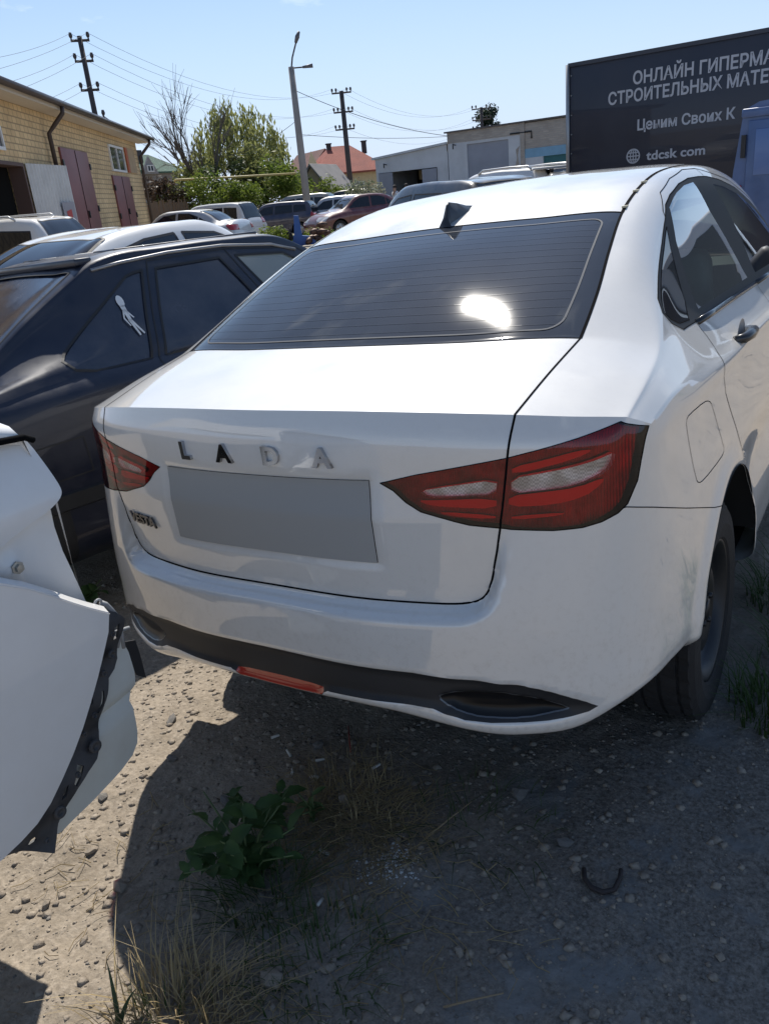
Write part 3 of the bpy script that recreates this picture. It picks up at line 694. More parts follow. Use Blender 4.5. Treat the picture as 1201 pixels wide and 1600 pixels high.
        for yc in (.93, 3.565):
            a = MB(); arc = [RAD(10 + 150*k/28) for k in range(29)]; vs = []
            for t in arc:
                for xx, rr in ((.866, .386), (.840, .392), (.55, .40)): vs.append((s*xx, yc + rr*math.cos(t), .34 + rr*math.sin(t)))
            a.add(vs, [(i*3+j, i*3+j+1, i*3+j+4, i*3+j+3) for i in range(28) for j in range(2)], True)
            a.add([(s*.55, yc + .40*math.cos(t), .34 + .40*math.sin(t)) for t in arc], [tuple(range(29))])
            a.build('arch_liner', UNDER, root)
    ub = MB(); ub.box((-.60, .26, .30), (.60, .52, .44)); ub.box((-.54, .5, .24), (.54, 1.36, .44)); ub.box((-.80, 1.34, .22), (.80, 3.12, .33)); ub.box((-.54, 3.1, .24), (.54, 4.1, .5)); ub.build('underbody', UNDER, root)
    # front end
    fm = MB(); zz = [.25, .32, .45, .60, .72, .785]; vs = []
    for iz, z in enumerate(zz):
        e = .03 * (1 if iz in (0, len(zz)-1) else 0)
        for k in range(13):
            t = -1 + 2*k/12; x = .785*t; y = 4.33 - e - .34*abs(t)**2.6 - (.0 if z > .35 else .05); vs.append((x, y, z))
    fm.add(vs, [(i*13+k, i*13+k+1, (i+1)*13+k+1, (i+1)*13+k) for i in range(len(zz)-1) for k in range(12)], True); fm.build('front_bumper', PAINT_W, root)
    g = MB(); g.bbox((-.45, 4.24, .40), (.45, 4.345, .66), .03); g.build('grille', GLOSSBLK, root)
    # cabin
    seatm = mat('seat_cover', (.46, .50, .47), .7, var=.3, vscale=5); dash = mat('cabin_dark', (.09, .09, .09), .7)
    c = MB(); c.box((-.70, .62, .42), (.70, 3.3, .46)); c.box((-.64, 2.80, .46), (.64, 3.22, 1.055)); c.build('cabin_floor', dash, root)
    def seat(x0, x1, y, name):
        m = MB(); Rm = Matrix.Translation((0, y, .62)) @ Matrix.Rotation(RAD(14), 4, 'X')
        m.bbox((x0, y, .46), (x1, y+.52, .66), .05); m.bbox((x0, -.06, 0), (x1, .10, .46 if x1-x0 > .8 else .60), .05, Rm)
        n = 2 if x1-x0 > .8 else 1
        for k in range(n):
            cx = (x0+x1)/2 if n == 1 else (x0 + (x1-x0)*(.25+.5*k)); m.bbox((cx-.13, -.05, .46 if n == 2 else .60), (cx+.13, .06, .56 if n == 2 else .78), .04, Rm)
        m.build(name, seatm, root)
    seat(-.62, .62, 1.10, 'rear_seat'); seat(.12, .62, 2.0, 'front_seat'); seat(-.62, -.12, 2.0, 'front_seat')
    hl = MB(); hl.box((-.50, 1.12, 1.345), (.50, 2.6, 1.36)); hl.build('headlining', mat('headlining_grey', (.45, .45, .43), .9), root)
    sh = MB(); sh.box((-.56, .50, 1.10), (.56, .98, 1.115)); sh.build('parcel_shelf', dash, root)
    tm, wm = wheel_meshes(.31, .19, .198)
    tm.materials.append(RUBBER); wm.materials.append(STEEL_BLK)
    for x in (.74, -.74):
        for y in (.93, 3.565): add_wheel(root, (x, y, .308), tm, wm, x, RUBBER, STEEL_BLK)
    bm.free()
    return root
SEDAN = build_sedan()
# ---------------------------------------------------------------- ground: one sheet, fine where the photographer looks down at it
def axis(near0, near1, far, fine):
    a = list(np.arange(near0, near1, fine)); s = fine; x = near1
    while x < far: a.append(x); s *= 1.16; x += s
    a.append(far); s = fine; x = near0; b = []
    while x > -far: s *= 1.16; x -= s; b.append(max(x, -far))
    return np.array(b[::-1] + a)
def ground_mat():
    m = bpy.data.materials.new('dry_dirt'); m.use_nodes = True; nt = m.node_tree; b = nt.nodes['Principled BSDF']; L = nt.links.new
    N = lambda t, **k: nt.nodes.new(t)
    tcn = N('ShaderNodeTexCoord'); sep = N('ShaderNodeSeparateXYZ'); L(tcn.outputs['Object'], sep.inputs[0])
    def noise(sc, det=6, ro=.6):
        n = N('ShaderNodeTexNoise'); n.inputs['Scale'].default_value = sc; n.inputs['Detail'].default_value = det; n.inputs['Roughness'].default_value = ro; L(tcn.outputs['Object'], n.inputs['Vector']); return n
    def ramp(src, p0, c0, p1, c1):
        r = N('ShaderNodeValToRGB'); r.color_ramp.elements[0].position = p0; r.color_ramp.elements[0].color = (*c0, 1); r.color_ramp.elements[1].position = p1; r.color_ramp.elements[1].color = (*c1, 1); L(src, r.inputs['Fac']); return r
    def mix(f, a, c):
        x = N('ShaderNodeMix'); x.data_type = 'RGBA'
        L(f, x.inputs[0]); L(a, x.inputs[6]); L(c, x.inputs[7]); return x.outputs[2]
    def mth(op, a, bb):
        x = N('ShaderNodeMath'); x.operation = op
        for i, v in enumerate((a, bb)):
            if isinstance(v, (int, float)): x.inputs[i].default_value = v
            else: L(v, x.inputs[i])
        return x.outputs[0]
    dirt = ramp(noise(3.5, 9, .7).outputs['Fac'], .30, (.19, .158, .120), .68, (.41, .345, .268))
    fine = ramp(noise(60, 5, .7).outputs['Fac'], .35, (.15, .125, .098), .66, (.43, .37, .30))
    c1 = mix(ramp(noise(14, 4).outputs['Fac'], .35, (.25, .25, .25), .65, (.75, .75, .75)).outputs['Color'], dirt.outputs['Color'], fine.outputs['Color'])
    asp = ramp(noise(85, 4, .75).outputs['Fac'], .34, (.100, .087, .073), .70, (.31, .275, .235))
    patch = ramp(noise(4.2, 8, .65).outputs['Fac'], .52, (0, 0, 0), .60, (1, 1, 1))
    conc = ramp(noise(22, 6).outputs['Fac'], .3, (.15, .148, .14), .7, (.24, .235, .225))
    asp2 = mix(patch.outputs['Color'], asp.outputs['Color'], conc.outputs['Color'])
    # broken grey asphalt towards the right of the yard near the white car, dirt elsewhere
    edge = mth('ADD', mth('MULTIPLY', sep.outputs['X'], .55), mth('MULTIPLY', noise(1.7, 5).outputs['Fac'], 1.3))
    f1 = N('ShaderNodeMapRange'); L(edge, f1.inputs[0]); f1.inputs[1].default_value = .55; f1.inputs[2].default_value = 1.0
    far = mth('SUBTRACT', 1.25, mth('MULTIPLY', mth('ABSOLUTE', mth('SUBTRACT', sep.outputs['Y'], .3), 0), .75)); far = mth('MINIMUM', far, 1.0); far = mth('MAXIMUM', far, 0.)
    f2 = mth('MULTIPLY', f1.outputs[0], far)
    col = mix(f2, c1, asp2)
    gr = noise(.16, 6, .65); gmask = ramp(gr.outputs['Fac'], .50, (0, 0, 0), .62, (1, 1, 1)); away = N('ShaderNodeMapRange'); L(sep.outputs['Y'], away.inputs[0]); away.inputs[1].default_value = 14; away.inputs[2].default_value = 24
    gc = ramp(noise(5, 6).outputs['Fac'], .3, (.07, .085, .03), .7, (.15, .15, .06)); col = mix(mth('MULTIPLY', gmask.outputs['Color'], away.outputs[0]), col, gc.outputs['Color'])
    L(col, b.inputs['Base Color']); b.inputs['Roughness'].default_value = .95; b.inputs['Specular IOR Level'].default_value = .2
    v = N('ShaderNodeTexVoronoi'); v.inputs['Scale'].default_value = 55; L(tcn.outputs['Object'], v.inputs['Vector'])
    h = mth('ADD', mth('MULTIPLY', v.outputs['Distance'], -.6), noise(120, 4).outputs['Fac'])
    bp = N('ShaderNodeBump'); bp.inputs['Strength'].default_value = .55; bp.inputs['Distance'].default_value = .008; L(h, bp.inputs['Height']); L(bp.outputs['Normal'], b.inputs['Normal'])
    return m
def build_ground():
    xs = axis(-1.5, 1.9, 420, .0125); ys = axis(-1.1, 1.3, 420, .0125)
    X, Y = np.meshgrid(xs, ys, indexing='ij'); r = np.hypot(X + .6, Y - 1.0); w = np.clip(1 - (r - 4) / 9, 0, 1); w = w*w*(3-2*w)
    Z = (.0437*(X-.76) - .0008*(Y-.93)) * w + ground_detail(X, Y) * np.clip(1.6 - r/40, .2, 1) - .012
    n, k = X.shape; V = np.stack([X, Y, Z], -1).reshape(-1, 3); idx = np.arange(n*k).reshape(n, k)
    F = np.stack([idx[:-1, :-1], idx[1:, :-1], idx[1:, 1:], idx[:-1, 1:]], -1).reshape(-1, 4)
    m = bpy.data.meshes.new('ground'); m.vertices.add(len(V)); m.vertices.foreach_set('co', V.ravel()); m.loops.add(F.size); m.loops.foreach_set('vertex_index', F.ravel())
    m.polygons.add(len(F)); m.polygons.foreach_set('loop_start', np.arange(0, F.size, 4)); m.polygons.foreach_set('use_smooth', np.ones(len(F), bool)); m.update(calc_edges=True)
    struct(link('ground', m, ground_mat()))
build_ground()
# ---------------------------------------------------------------- other cars: lofted bodies with cut windows, lamps and wheel arches
C_BODY, C_RW, C_WS, C_W1, C_W2, C_W3, C_TL, C_HL, C_RB, C_FB, C_ARCH, C_FLAP, C_D1, C_D2, C_HOOD, C_LID = range(1, 17)
CAR_GLASS = mat('car_window_dark', (.012, .014, .018), .04, spec=.75)
CAR_GLASS_DUSTY = mat('car_window_dusty', (.022, .028, .048), .06, spec=1.0, dust=.08, vscale=5, dustc=(.30, .30, .32))
LAMP_RED = mat('far_lamp_red', (.35, .02, .018), .15, coat=1)
LAMP_CLR = mat('far_lamp_clear', (.55, .56, .58), .1, coat=1)
def car_loft(st, step=.06, edge=.045, crisp=False):
    """stations (y, top z, top half width, belt z, belt half width, max half width, sill z)"""
    rows = []
    for y, zt, xt, zb, xb, xm, zs in st:
        zm = zb * .62 + .22; rows.append([(0, y, zt), (xt*.62, y, zt-.22*edge), (xt, y, zt-edge), (xt*.45 + xb*.55, y, (zt-edge)*.42 + zb*.58), (xb, y, zb), (xm, y, zb-.10 if zb-.10 > zm else zm+.02), (xm, y, (zm+zs)/2+.02), (xm-.03, y, zs+.05), (xm-.10, y, zs), (0, y, zs)])
    if crisp:      # tighter roof gutter and a pressed shoulder line
        for r, (y, zt, xt, zb, xb, xm, zs) in zip(rows, st): r[2:3] = [(xt-.030, y, zt-edge*.45), (xt-.004, y, zt-edge*.72), (xt, y, zt-edge*1.25)]; r[6:7] = [(xb-.006, y, zb+.035), (xb+.002, y, zb+.006), (xb+.022, y, zb-.012), (xm-.012, y, zb-.045)]
    C = np.array(rows, float); T = knots(C); t, sp = refine(T, step); G = hermite_rows(C, T, t)
    D = np.swapaxes(G, 0, 1); Tv = knots(np.swapaxes(C, 0, 1)); tv, spv = refine(Tv, step)
    Dm = np.concatenate([D[1:2]*np.array([-1, 1, 1]), D]); Tm = np.concatenate([[-Tv[1]], Tv]); G = hermite_rows(Dm, Tm, tv).swapaxes(0, 1)
    return G, sp, spv
def make_car(name, sp, paint, glass=None, step=.07, rims='alloy', rimmat=None, bumpmat=None):
    """builds one car, nose towards local +y, standing on local z = 0"""
    glass = glass or CAR_GLASS; bumpmat = bumpmat or paint
    bm = bmesh.new(); lay = bm.faces.layers.int.new('part'); G, spu, spv = car_loft(sp['st'], step, sp.get('edge', .045), sp.get('crisp', False))
    grid_faces(bm, G, lay, lambda i, j: C_BODY)
    # close the two ends
    for row in (0, -1):
        ring = [bm.verts.new(p) for p in G[row]]; vs = ring + [bm.verts.new(((0, G[row][0][1], G[row][0][2]*.5 + G[row][-1][2]*.5)))]
        for a, b in zip(ring[:-1], ring[1:]):
            f = bm.faces.new((vs[-1], a, b)); f[lay] = C_BODY
    bmesh.ops.remove_doubles(bm, verts=bm.verts[:], dist=1e-5)
    bmesh.ops.recalc_face_normals(bm, faces=bm.faces[:])
    bm.normal_update()
    med = lambda f: f.calc_center_median()
    side = lambda f: med(f).x > .45 and f[lay] in (C_BODY, C_D1, C_D2)
    y0, y1 = sp['st'][0][0], sp['st'][-1][0]
    # rear window / windscreen outlined in plan
    for key, pid, sgn in (('rw', C_RW, -1), ('ws', C_WS, 1)):
        if key in sp:
            ya, xa, yb, xb = sp[key]
            cut_region(bm, [(-.01, ya), (xa, ya), (xb, yb), (-.01, yb)], (0, 1), lambda f: f.normal.z > .12 and f.normal.y*sgn > .05 and f[lay] == C_BODY and med(f).z > sp.get('gz', .85), lambda f: pid, lay)
    for key, pid in (('d1', C_D1), ('d2', C_D2)):
        if key in sp: cut_region(bm, sp[key], (1, 2), lambda f: med(f).x > .45 and f[lay] == C_BODY, lambda f: pid, lay)
    for key, pid in (('w1', C_W1), ('w2', C_W2), ('w3', C_W3)):
        if key in sp: cut_region(bm, sp[key], (1, 2), side, lambda f: pid, lay)
    if 'tl' in sp: cut_region(bm, sp['tl'], (1, 2), lambda f: med(f).x > sp.get('tlx', .45) and med(f).y < .6 and f[lay] in (C_BODY,), lambda f: C_TL, lay)
    if 'hl' in sp: cut_region(bm, sp['hl'], (1, 2), lambda f: med(f).x > .38 and f[lay] == C_BODY, lambda f: C_HL, lay)
    if 'rb' in sp: cut_region(bm, [(-1, 0), (sp['rb'][0], 0), (sp['rb'][0], sp['rb'][1]), (-1, sp['rb'][1])], (1, 2), lambda f: f[lay] == C_BODY, lambda f: C_RB, lay)
    if 'fb' in sp: cut_region(bm, [(sp['fb'][0], 0), (9, 0), (9, sp['fb'][1]), (sp['fb'][0], sp['fb'][1])], (1, 2), lambda f: f[lay] == C_BODY, lambda f: C_FB, lay)
    if 'flap' in sp: cut_region(bm, sp['flap'], (1, 2), lambda f: med(f).x > .45 and f[lay] == C_BODY, lambda f: C_FLAP, lay)
    R = sp.get('wr', .30); ar = R + .05
    for yc in sp['wy']:
        arc = [(yc + ar*math.cos(a*math.pi/16), R + .01 + ar*math.sin(a*math.pi/16)) for a in range(32)]
        cut_region(bm, arc, (1, 2), lambda f: med(f).x > .45, lambda f: C_ARCH, lay)
    bmesh.ops.delete(bm, geom=[f for f in bm.faces if f[lay] == C_ARCH], context='FACES'); bm.normal_update(); nrm = {}
    for v in bm.verts:
        n = v.normal.copy()
        if abs(v.co.x) < 1e-5: n.x = 0; n.normalize(); v.co.x = 0
        nrm[v] = n
    have = {f[lay] for f in bm.faces}
    root = empty(name); X = lambda p, mode, nm, m, par=root: link(nm, extract(bm, lay, [p], mode, nrm), m, par) if p in have else None
    X(C_BODY, 'both', 'body', paint); X(C_RW, 'both', 'rear_window', glass); X(C_WS, 'both', 'windscreen', glass)
    X(C_RB, 'both', 'rear_bumper', bumpmat); X(C_FB, 'both', 'front_bumper', bumpmat)
    for s in 'RL':
        d1 = X(C_D1, s, 'rear_door', paint); d2 = X(C_D2, s, 'front_door', paint)
        X(C_W1, s, 'quarter_window', glass); X(C_W2, s, 'rear_door_window', glass); X(C_W3, s, 'front_door_window', glass)
        X(C_TL, s, 'tail_lamp', LAMP_RED); X(C_HL, s, 'headlamp', LAMP_CLR)
    if sp.get('inset'):
        for c in list(root.children) + [g for c in root.children for g in c.children]:
            if 'window' in c.name:
                ns = [v.normal.copy() for v in c.data.vertices]
                for v, n in zip(c.data.vertices, ns): v.co = v.co - n*sp['inset']
    if C_FLAP in have: X(C_FLAP, 'R', 'fuel_flap', paint); X(C_FLAP, 'L', 'side_panel', paint)
    gapw = sp.get('gap', .006); wset = {C_RW, C_WS, C_W1, C_W2, C_W3}
    def width(a, b, e):
        s = {a, b}
        if s & wset: return sp.get('seal', .022)
        return gapw
    r = ribbons(bm, lay, nrm, width, lift=.0015)
    if r.f: r.build('window_seal', mat('rubber_seal', (.022, .023, .026), .6), root, fix=False)['kind'] = 'stuff'
    tm, wm = wheel_meshes(R, .18, R*.63, rims, seg=36 if step > .05 else 72); rimmat = rimmat or mat('alloy_rim', (.42, .43, .45), .3, metal=.8)
    tm.materials.append(RUBBER); wm.materials.append(rimmat); xm = sp['st'][len(sp['st'])//2][5]
    for s in (1, -1):
        for yc in sp['wy']:
            add_wheel(root, (s*(xm - .115), yc, R), tm, wm, s, RUBBER, rimmat)
            a = MB(); arc = [RAD(-5 + 190*k/16) for k in range(17)]
            a.add([(s*(xx), yc + (ar + .004)*math.cos(t), R + .01 + (ar + .004)*math.sin(t)) for t in arc for xx in (xm-.012, xm-.30)], [(i*2, i*2+1, i*2+3, i*2+2) for i in range(16)], True); a.build('arch_liner', UNDER, root)
    ub = MB(); ub.box((-xm+.22, y0+.3, .2), (xm-.22, y1-.3, .36)); ub.build('underbody', UNDER, root)
    bm.free(); return root
def loft_top(root): pass

def spec_sedan(h=1.46, w=.87, L=4.5):
    k = L/4.5; z = h/1.46
    S = lambda *a: (a[0]*k, a[1]*z if a[1] > 1.15 else a[1], a[2]*w/.87, a[3], a[4]*w/.87, a[5]*w/.87, a[6])
    st = [S(0,.62,.62,.54,.70,.76,.30), S(.05,.80,.64,.66,.74,.81,.26), S(.10,.99,.64,.86,.77,.84,.25), S(.16,1.055,.64,.93,.78,.855,.24), S(.50,1.085,.64,.96,.785,.865,.23), S(.62,1.12,.60,.975,.785,.868,.22), S(.95,1.30,.565,.98,.78,.87,.21), S(1.28,1.405,.555,.98,.775,.87,.20), S(1.65,1.45,.56,.975,.77,.87,.20), S(2.1,1.46,.56,.965,.77,.87,.20),
          S(2.55,1.43,.56,.955,.77,.87,.20), S(2.75,1.36,.57,.95,.77,.87,.20), S(3.10,1.15,.62,.94,.775,.87,.20), S(3.42,1.0,.68,.90,.785,.87,.21), S(3.9,.93,.68,.83,.78,.865,.22), S(4.30,.80,.62,.71,.72,.82,.24), S(4.44,.68,.55,.60,.64,.76,.27), S(4.5,.55,.5,.5,.58,.7,.30)]
    return dict(st=st, rw=(.62*k, .60, 1.28*k, .50), ws=(2.72*k, .50, 3.36*k, .62), wy=(.98*k, 3.62*k), wr=.31,
        w1=[(.98*k,1.03),(1.06*k,1.12),(1.27*k,1.24),(1.30*k,1.03)], w2=[(1.36*k,1.025),(1.33*k,1.27),(1.62*k,1.355*z),(1.98*k,1.375*z),(2.03*k,1.015)], w3=[(2.13*k,1.01),(2.08*k,1.375*z),(2.5*k,1.34*z),(2.78*k,1.22),(3.08*k,1.01)],
        d1=[(1.15*k,.97),(1.25*k,.6),(1.28*k,.25),(2.08*k,.25),(2.08*k,.97)], d2=[(2.08*k,.97),(2.08*k,.25),(3.15*k,.25),(3.2*k,.95)],
        tl=[(-.1,.93),(.30*k,.98),(.36*k,.94),(.20*k,.80),(-.1,.78)], hl=[(4.05*k,.80),(4.6,.75),(4.6,.60),(4.3*k,.62)], rb=(.55*k,.62), fb=(4.0*k,.56))
def spec_suv(h=1.68, w=.90, L=4.5):
    k = L/4.5; r = h/1.68; S = lambda *a: (a[0]*k, a[1]*r if a[1] > 1.15 else a[1], a[2]*w/.9, a[3], a[4]*w/.9, a[5]*w/.9, a[6])
    st = [S(0,.66,.66,.58,.76,.82,.40), S(.04,.86,.68,.78,.80,.86,.34), S(.09,1.05,.68,.94,.82,.885,.32), S(.14,1.16,.67,1.04,.82,.89,.31), S(.30,1.45,.63,1.07,.815,.895,.30), S(.44,1.61,.61,1.07,.81,.90,.30), S(.60,1.645,.61,1.07,.81,.90,.30), S(1.2,1.675,.62,1.06,.81,.90,.30), S(2.0,1.68,.62,1.05,.81,.90,.30), S(2.55,1.63,.62,1.04,.81,.90,.30), S(2.75,1.55,.63,1.035,.81,.90,.30),
          S(3.1,1.30,.66,1.03,.81,.90,.30), S(3.38,1.12,.70,1.01,.81,.90,.30), S(3.9,1.04,.70,.94,.80,.89,.31), S(4.3,.94,.66,.84,.76,.86,.33), S(4.45,.78,.6,.7,.68,.8,.36), S(4.5,.62,.55,.56,.62,.74,.40)]
    return dict(st=st, rw=(.15*k,.62,.44*k,.52), ws=(2.70*k,.54,3.34*k,.64), wy=(.86*k,3.55*k), wr=.34, gz=1.1, w1=[(.48*k,1.14),(.52*k,1.46*r),(1.08*k,1.50*r),(1.08*k,1.13)], w2=[(1.16*k,1.13),(1.16*k,1.50*r),(1.98*k,1.515*r),(2.02*k,1.11)], w3=[(2.12*k,1.11),(2.08*k,1.515*r),(2.55*k,1.47*r),(3.05*k,1.10)],
        d1=[(1.12*k,1.09),(1.25*k,.6),(1.28*k,.35),(2.07*k,.35),(2.07*k,1.09)], d2=[(2.07*k,1.09),(2.07*k,.35),(3.12*k,.35),(3.15*k,1.04)], tl=[(-.1,1.12),(.22*k,1.14),(.26*k,.92),(-.1,.90)], hl=[(4.05*k,.95),(4.6,.86),(4.6,.70),(4.25*k,.74)], rb=(.4*k,.66), fb=(4.05*k,.62))
def spec_wagon(h=1.45, w=.83, L=4.15):
    s = spec_suv(h, w, L); f = lambda p: [(a, b - .12 if b > .5 else b) for a, b in p]
    s['st'] = [(y, zt - (.12 if zt < 1.2 else 0), xt, zb - .12, xb, xm, zs - .09) for y, zt, xt, zb, xb, xm, zs in s['st']]
    for k in ('d1', 'd2', 'tl', 'hl'): s[k] = f(s[k])
    for k in ('w1', 'w2', 'w3'): s[k] = [(a, b - .12 if b < 1.2 else b) for a, b in s[k]]
    s['wr'] = .29; s['gz'] = .95; return s
P_SILVER = mat('paint_silver', (.52, .53, .54), .32, metal=.35, coat=1, dust=.2, vscale=1.5); P_WHITE2 = mat('paint_white_far', (.74, .74, .73), .32, coat=1, dust=.12, vscale=1.3)
P_NAVY = mat('paint_navy', (.009, .013, .030), .34, coat=.45, dust=.12, vscale=7, dustc=(.10, .10, .11)); P_MAROON = mat('paint_maroon', (.12, .010, .014), .3, coat=1, dust=.2, vscale=1.5); P_BLACK = mat('paint_black', (.010, .010, .012), .25, coat=1, dust=.12, vscale=2)
P_DKBLUE = mat('paint_dark_blue', (.015, .022, .06), .3, coat=1, dust=.2, vscale=1.5); P_BEIGE = mat('paint_grey_beige', (.33, .32, .30), .3, metal=.3, coat=1)
def put(root, px, dist, heading_deg, label, group='cars parked in the yard', cat='car'):
    """stand a car with its middle on the sight line of column px; heading from +Y towards +X"""
    p = place(px, dist); a = -RAD(heading_deg); ys = [c.location.y for c in root.children if c.name.startswith('wheel')]; mid = (min(ys)+max(ys))/2
    root.rotation_euler = (0, 0, a); root.location = p - Matrix.Rotation(a, 3, 'Z') @ Vector((0, mid, 0)); tag(root, label, cat, group); return root
# ---------------------------------------------------------------- dark hatchback beside the white sedan
HB = dict(edge=.030, crisp=True, inset=.006, st=[(.22,.60,.62,.50,.72,.77,.34),(.25,.64,.66,.55,.75,.80,.28),(.28,.84,.64,.76,.775,.812,.24),(.34,.955,.615,.88,.775,.818,.22),(.46,1.035,.60,.905,.77,.822,.20),(.69,1.185,.585,.93,.765,.825,.20),(.94,1.325,.572,.94,.76,.825,.19),(1.03,1.372,.572,.94,.76,.825,.19),(1.12,1.392,.572,.94,.76,.825,.19),(1.4,1.40,.572,.935,.76,.825,.18),(1.75,1.40,.57,.925,.76,.825,.18),(2.1,1.372,.565,.915,.76,.825,.18),(2.32,1.265,.575,.91,.76,.825,.18),(2.85,.985,.65,.88,.765,.825,.19),(3.35,.91,.65,.82,.765,.82,.20),(3.86,.82,.62,.73,.74,.79,.22),(3.97,.68,.56,.60,.66,.74,.26),(4.0,.55,.52,.5,.6,.7,.30)],
    rw=(.38,.575,.96,.505), ws=(2.16,.50,2.82,.60), wy=(1.10,3.40), wr=.285, gz=.92, gap=.006, seal=.011,
    w1=[(.735,1.005),(.76,1.03),(1.16,1.285),(1.20,1.295),(1.245,1.30),(1.105,.945),(.85,.945),(.765,.965)], w2=[(1.175,.945),(1.315,1.30),(1.665,1.305),(1.73,1.20),(1.86,.96)], w3=[(1.76,1.305),(2.06,1.285),(2.20,1.21),(2.62,.985),(1.97,.965)],
    d1=[(1.285,1.335),(1.135,.93),(1.16,.78),(1.36,.60),(1.46,.45),(1.48,.24),(1.93,.24),(1.93,.93),(1.71,1.34)], d2=[(1.71,1.34),(1.93,.93),(1.93,.24),(2.9,.24),(2.80,.93),(2.16,1.30)],
    tl=[(-.1,.86),(.30,.88),(.32,.68),(-.1,.66)], hl=[(3.75,.80),(4.1,.74),(4.1,.60),(3.85,.62)], rb=(.56,.50), fb=(3.7,.50), flap=[(.47,.715),(.69,.72),(.70,.575),(.48,.57)])
hb = make_car('dark_hatchback', HB, P_NAVY, CAR_GLASS_DUSTY, step=.032, rims='steel', rimmat=STEEL_BLK, bumpmat=BLACK_PL)
for c_ in hb.children:
    if c_.name.startswith('front_door_window'): c_.data.materials.clear(); c_.data.materials.append(mat('pale_window', (.26, .29, .28), .07, spec=.8))
HBZ = ground_z(-1.9, 1.5); hb.location = (-2.47, .24, -.058); hb.rotation_euler = (0, RAD(-2.55), RAD(-11.8))
tag(hb, 'dusty dark navy hatchback left of the white saloon, white sticker on its side window', 'car')
def hb_side(y, z):
    """x of the hatchback's right flank at (y, z), read from its body meshes"""
    best = None
    for c in hb.children:
        if c.type == 'MESH' and c.name.split('.')[0] in ('body', 'rear_door', 'front_door', 'quarter_window', 'rear_door_window', 'fuel_flap', 'rear_bumper'):
            ok, p, n, i = c.ray_cast(Vector((2, y, z)), Vector((-1, 0, 0)))
            if ok and (best is None or p.x > best): best = p.x
    return best or .82
bpy.context.view_layer.update()
m = MB()   # drip rail, side moulding, wiper, door handle, sticker
pts = [(1.02, 1.328), (1.15, 1.343), (1.4, 1.358), (1.7, 1.356), (2.0, 1.33), (2.15, 1.29)]
m.tube([(hb_side(y, z) + .004, y, z) for y, z in pts], .008, 6); m.build('drip_rail', mat('dull_chrome', (.30, .30, .31), .4, metal=.7), hb)
m = MB()
for y0, y1 in ((.42, .75), (1.47, 1.91), (1.95, 2.95)):
    m = MB(); k = 6; top = [(hb_side(y0+(y1-y0)*i/k, .545)+.012, y0+(y1-y0)*i/k, .545) for i in range(k+1)]
    for i in range(k):
        a, b = top[i], top[i+1]; m.add([(a[0]-.02, a[1], .520), (b[0]-.02, b[1], .520), (b[0], b[1], .512), (a[0], a[1], .512), (b[0], b[1], .452), (a[0], a[1], .452), (b[0]-.02, b[1], .442), (a[0]-.02, a[1], .442)], [(0, 1, 2, 3), (3, 2, 4, 5), (5, 4, 6, 7)])
    m.build('side_moulding', BLACK_PL, hb)
m = MB(); m.tube([(.0, .36, .985), (.15, .42, 1.025), (.33, .50, 1.07)], [.012, .009, .006], 6); m.tube([(.08, .46, 1.045), (.50, .58, 1.115)], .007, 6); m.build('rear_wiper', BLACK_PL, hb)
m = MB(); x = hb_side(1.30, .83); m.bbox((x-.005, 1.22, .81), (x+.018, 1.38, .85), .008); m.build('door_handle', BLACK_PL, hb)
def xs(y, z):
    y, z = 1.09 + (y-1.09)*.85, 1.10 + (z-1.10)*.85; a_, b_ = hb_side(1.09, 1.02), hb_side(1.09, 1.14)      # the pane is nearly flat here
    return (a_ + (b_-a_)*(z-1.02)/.12 + .010, y, z)
m = MB(); wf = mat('white_sticker', (.75, .76, .76), .6)
c0 = (1.085, 1.205)
head = [(c0[0] + .020*math.cos(t) , c0[1] + .030*math.sin(t)) for t in np.linspace(0, 2*math.pi, 12, endpoint=False)]
m.add([xs(*p) for p in head], [tuple(range(12))])
def limb(a, b, w):
    d = Vector((b[0]-a[0], b[1]-a[1])); d.normalize(); s = Vector((-d.y, d.x)) * w/2
    m.add([xs(a[0]+s.x, a[1]+s.y), xs(b[0]+s.x*.7, b[1]+s.y*.7), xs(b[0]-s.x*.7, b[1]-s.y*.7), xs(a[0]-s.x, a[1]-s.y)], [(0, 1, 2, 3)])
limb((1.083, 1.185), (1.09, 1.11), .026); limb((1.085, 1.115), (1.105, 1.035), .014); limb((1.09, 1.115), (1.13, 1.04), .013); limb((1.08, 1.165), (1.062, 1.125), .010); limb((1.062, 1.125), (1.078, 1.085), .009); limb((1.085, 1.165), (1.115, 1.12), .010)
m.build('window_sticker', wf, hb)
m = MB(); m.bbox((-.53, .98, 1.350), (.53, 1.06, 1.382), .008); m.build('hatch_spoiler_edge', P_NAVY, hb)
m = MB()
for x in (-.38, 0, .38): m.bbox((x-.10, 1.2, 1.385), (x+.10, 2.0, 1.4025), .006)
m.build('roof_rib', P_NAVY, hb)['kind'] = 'stuff'

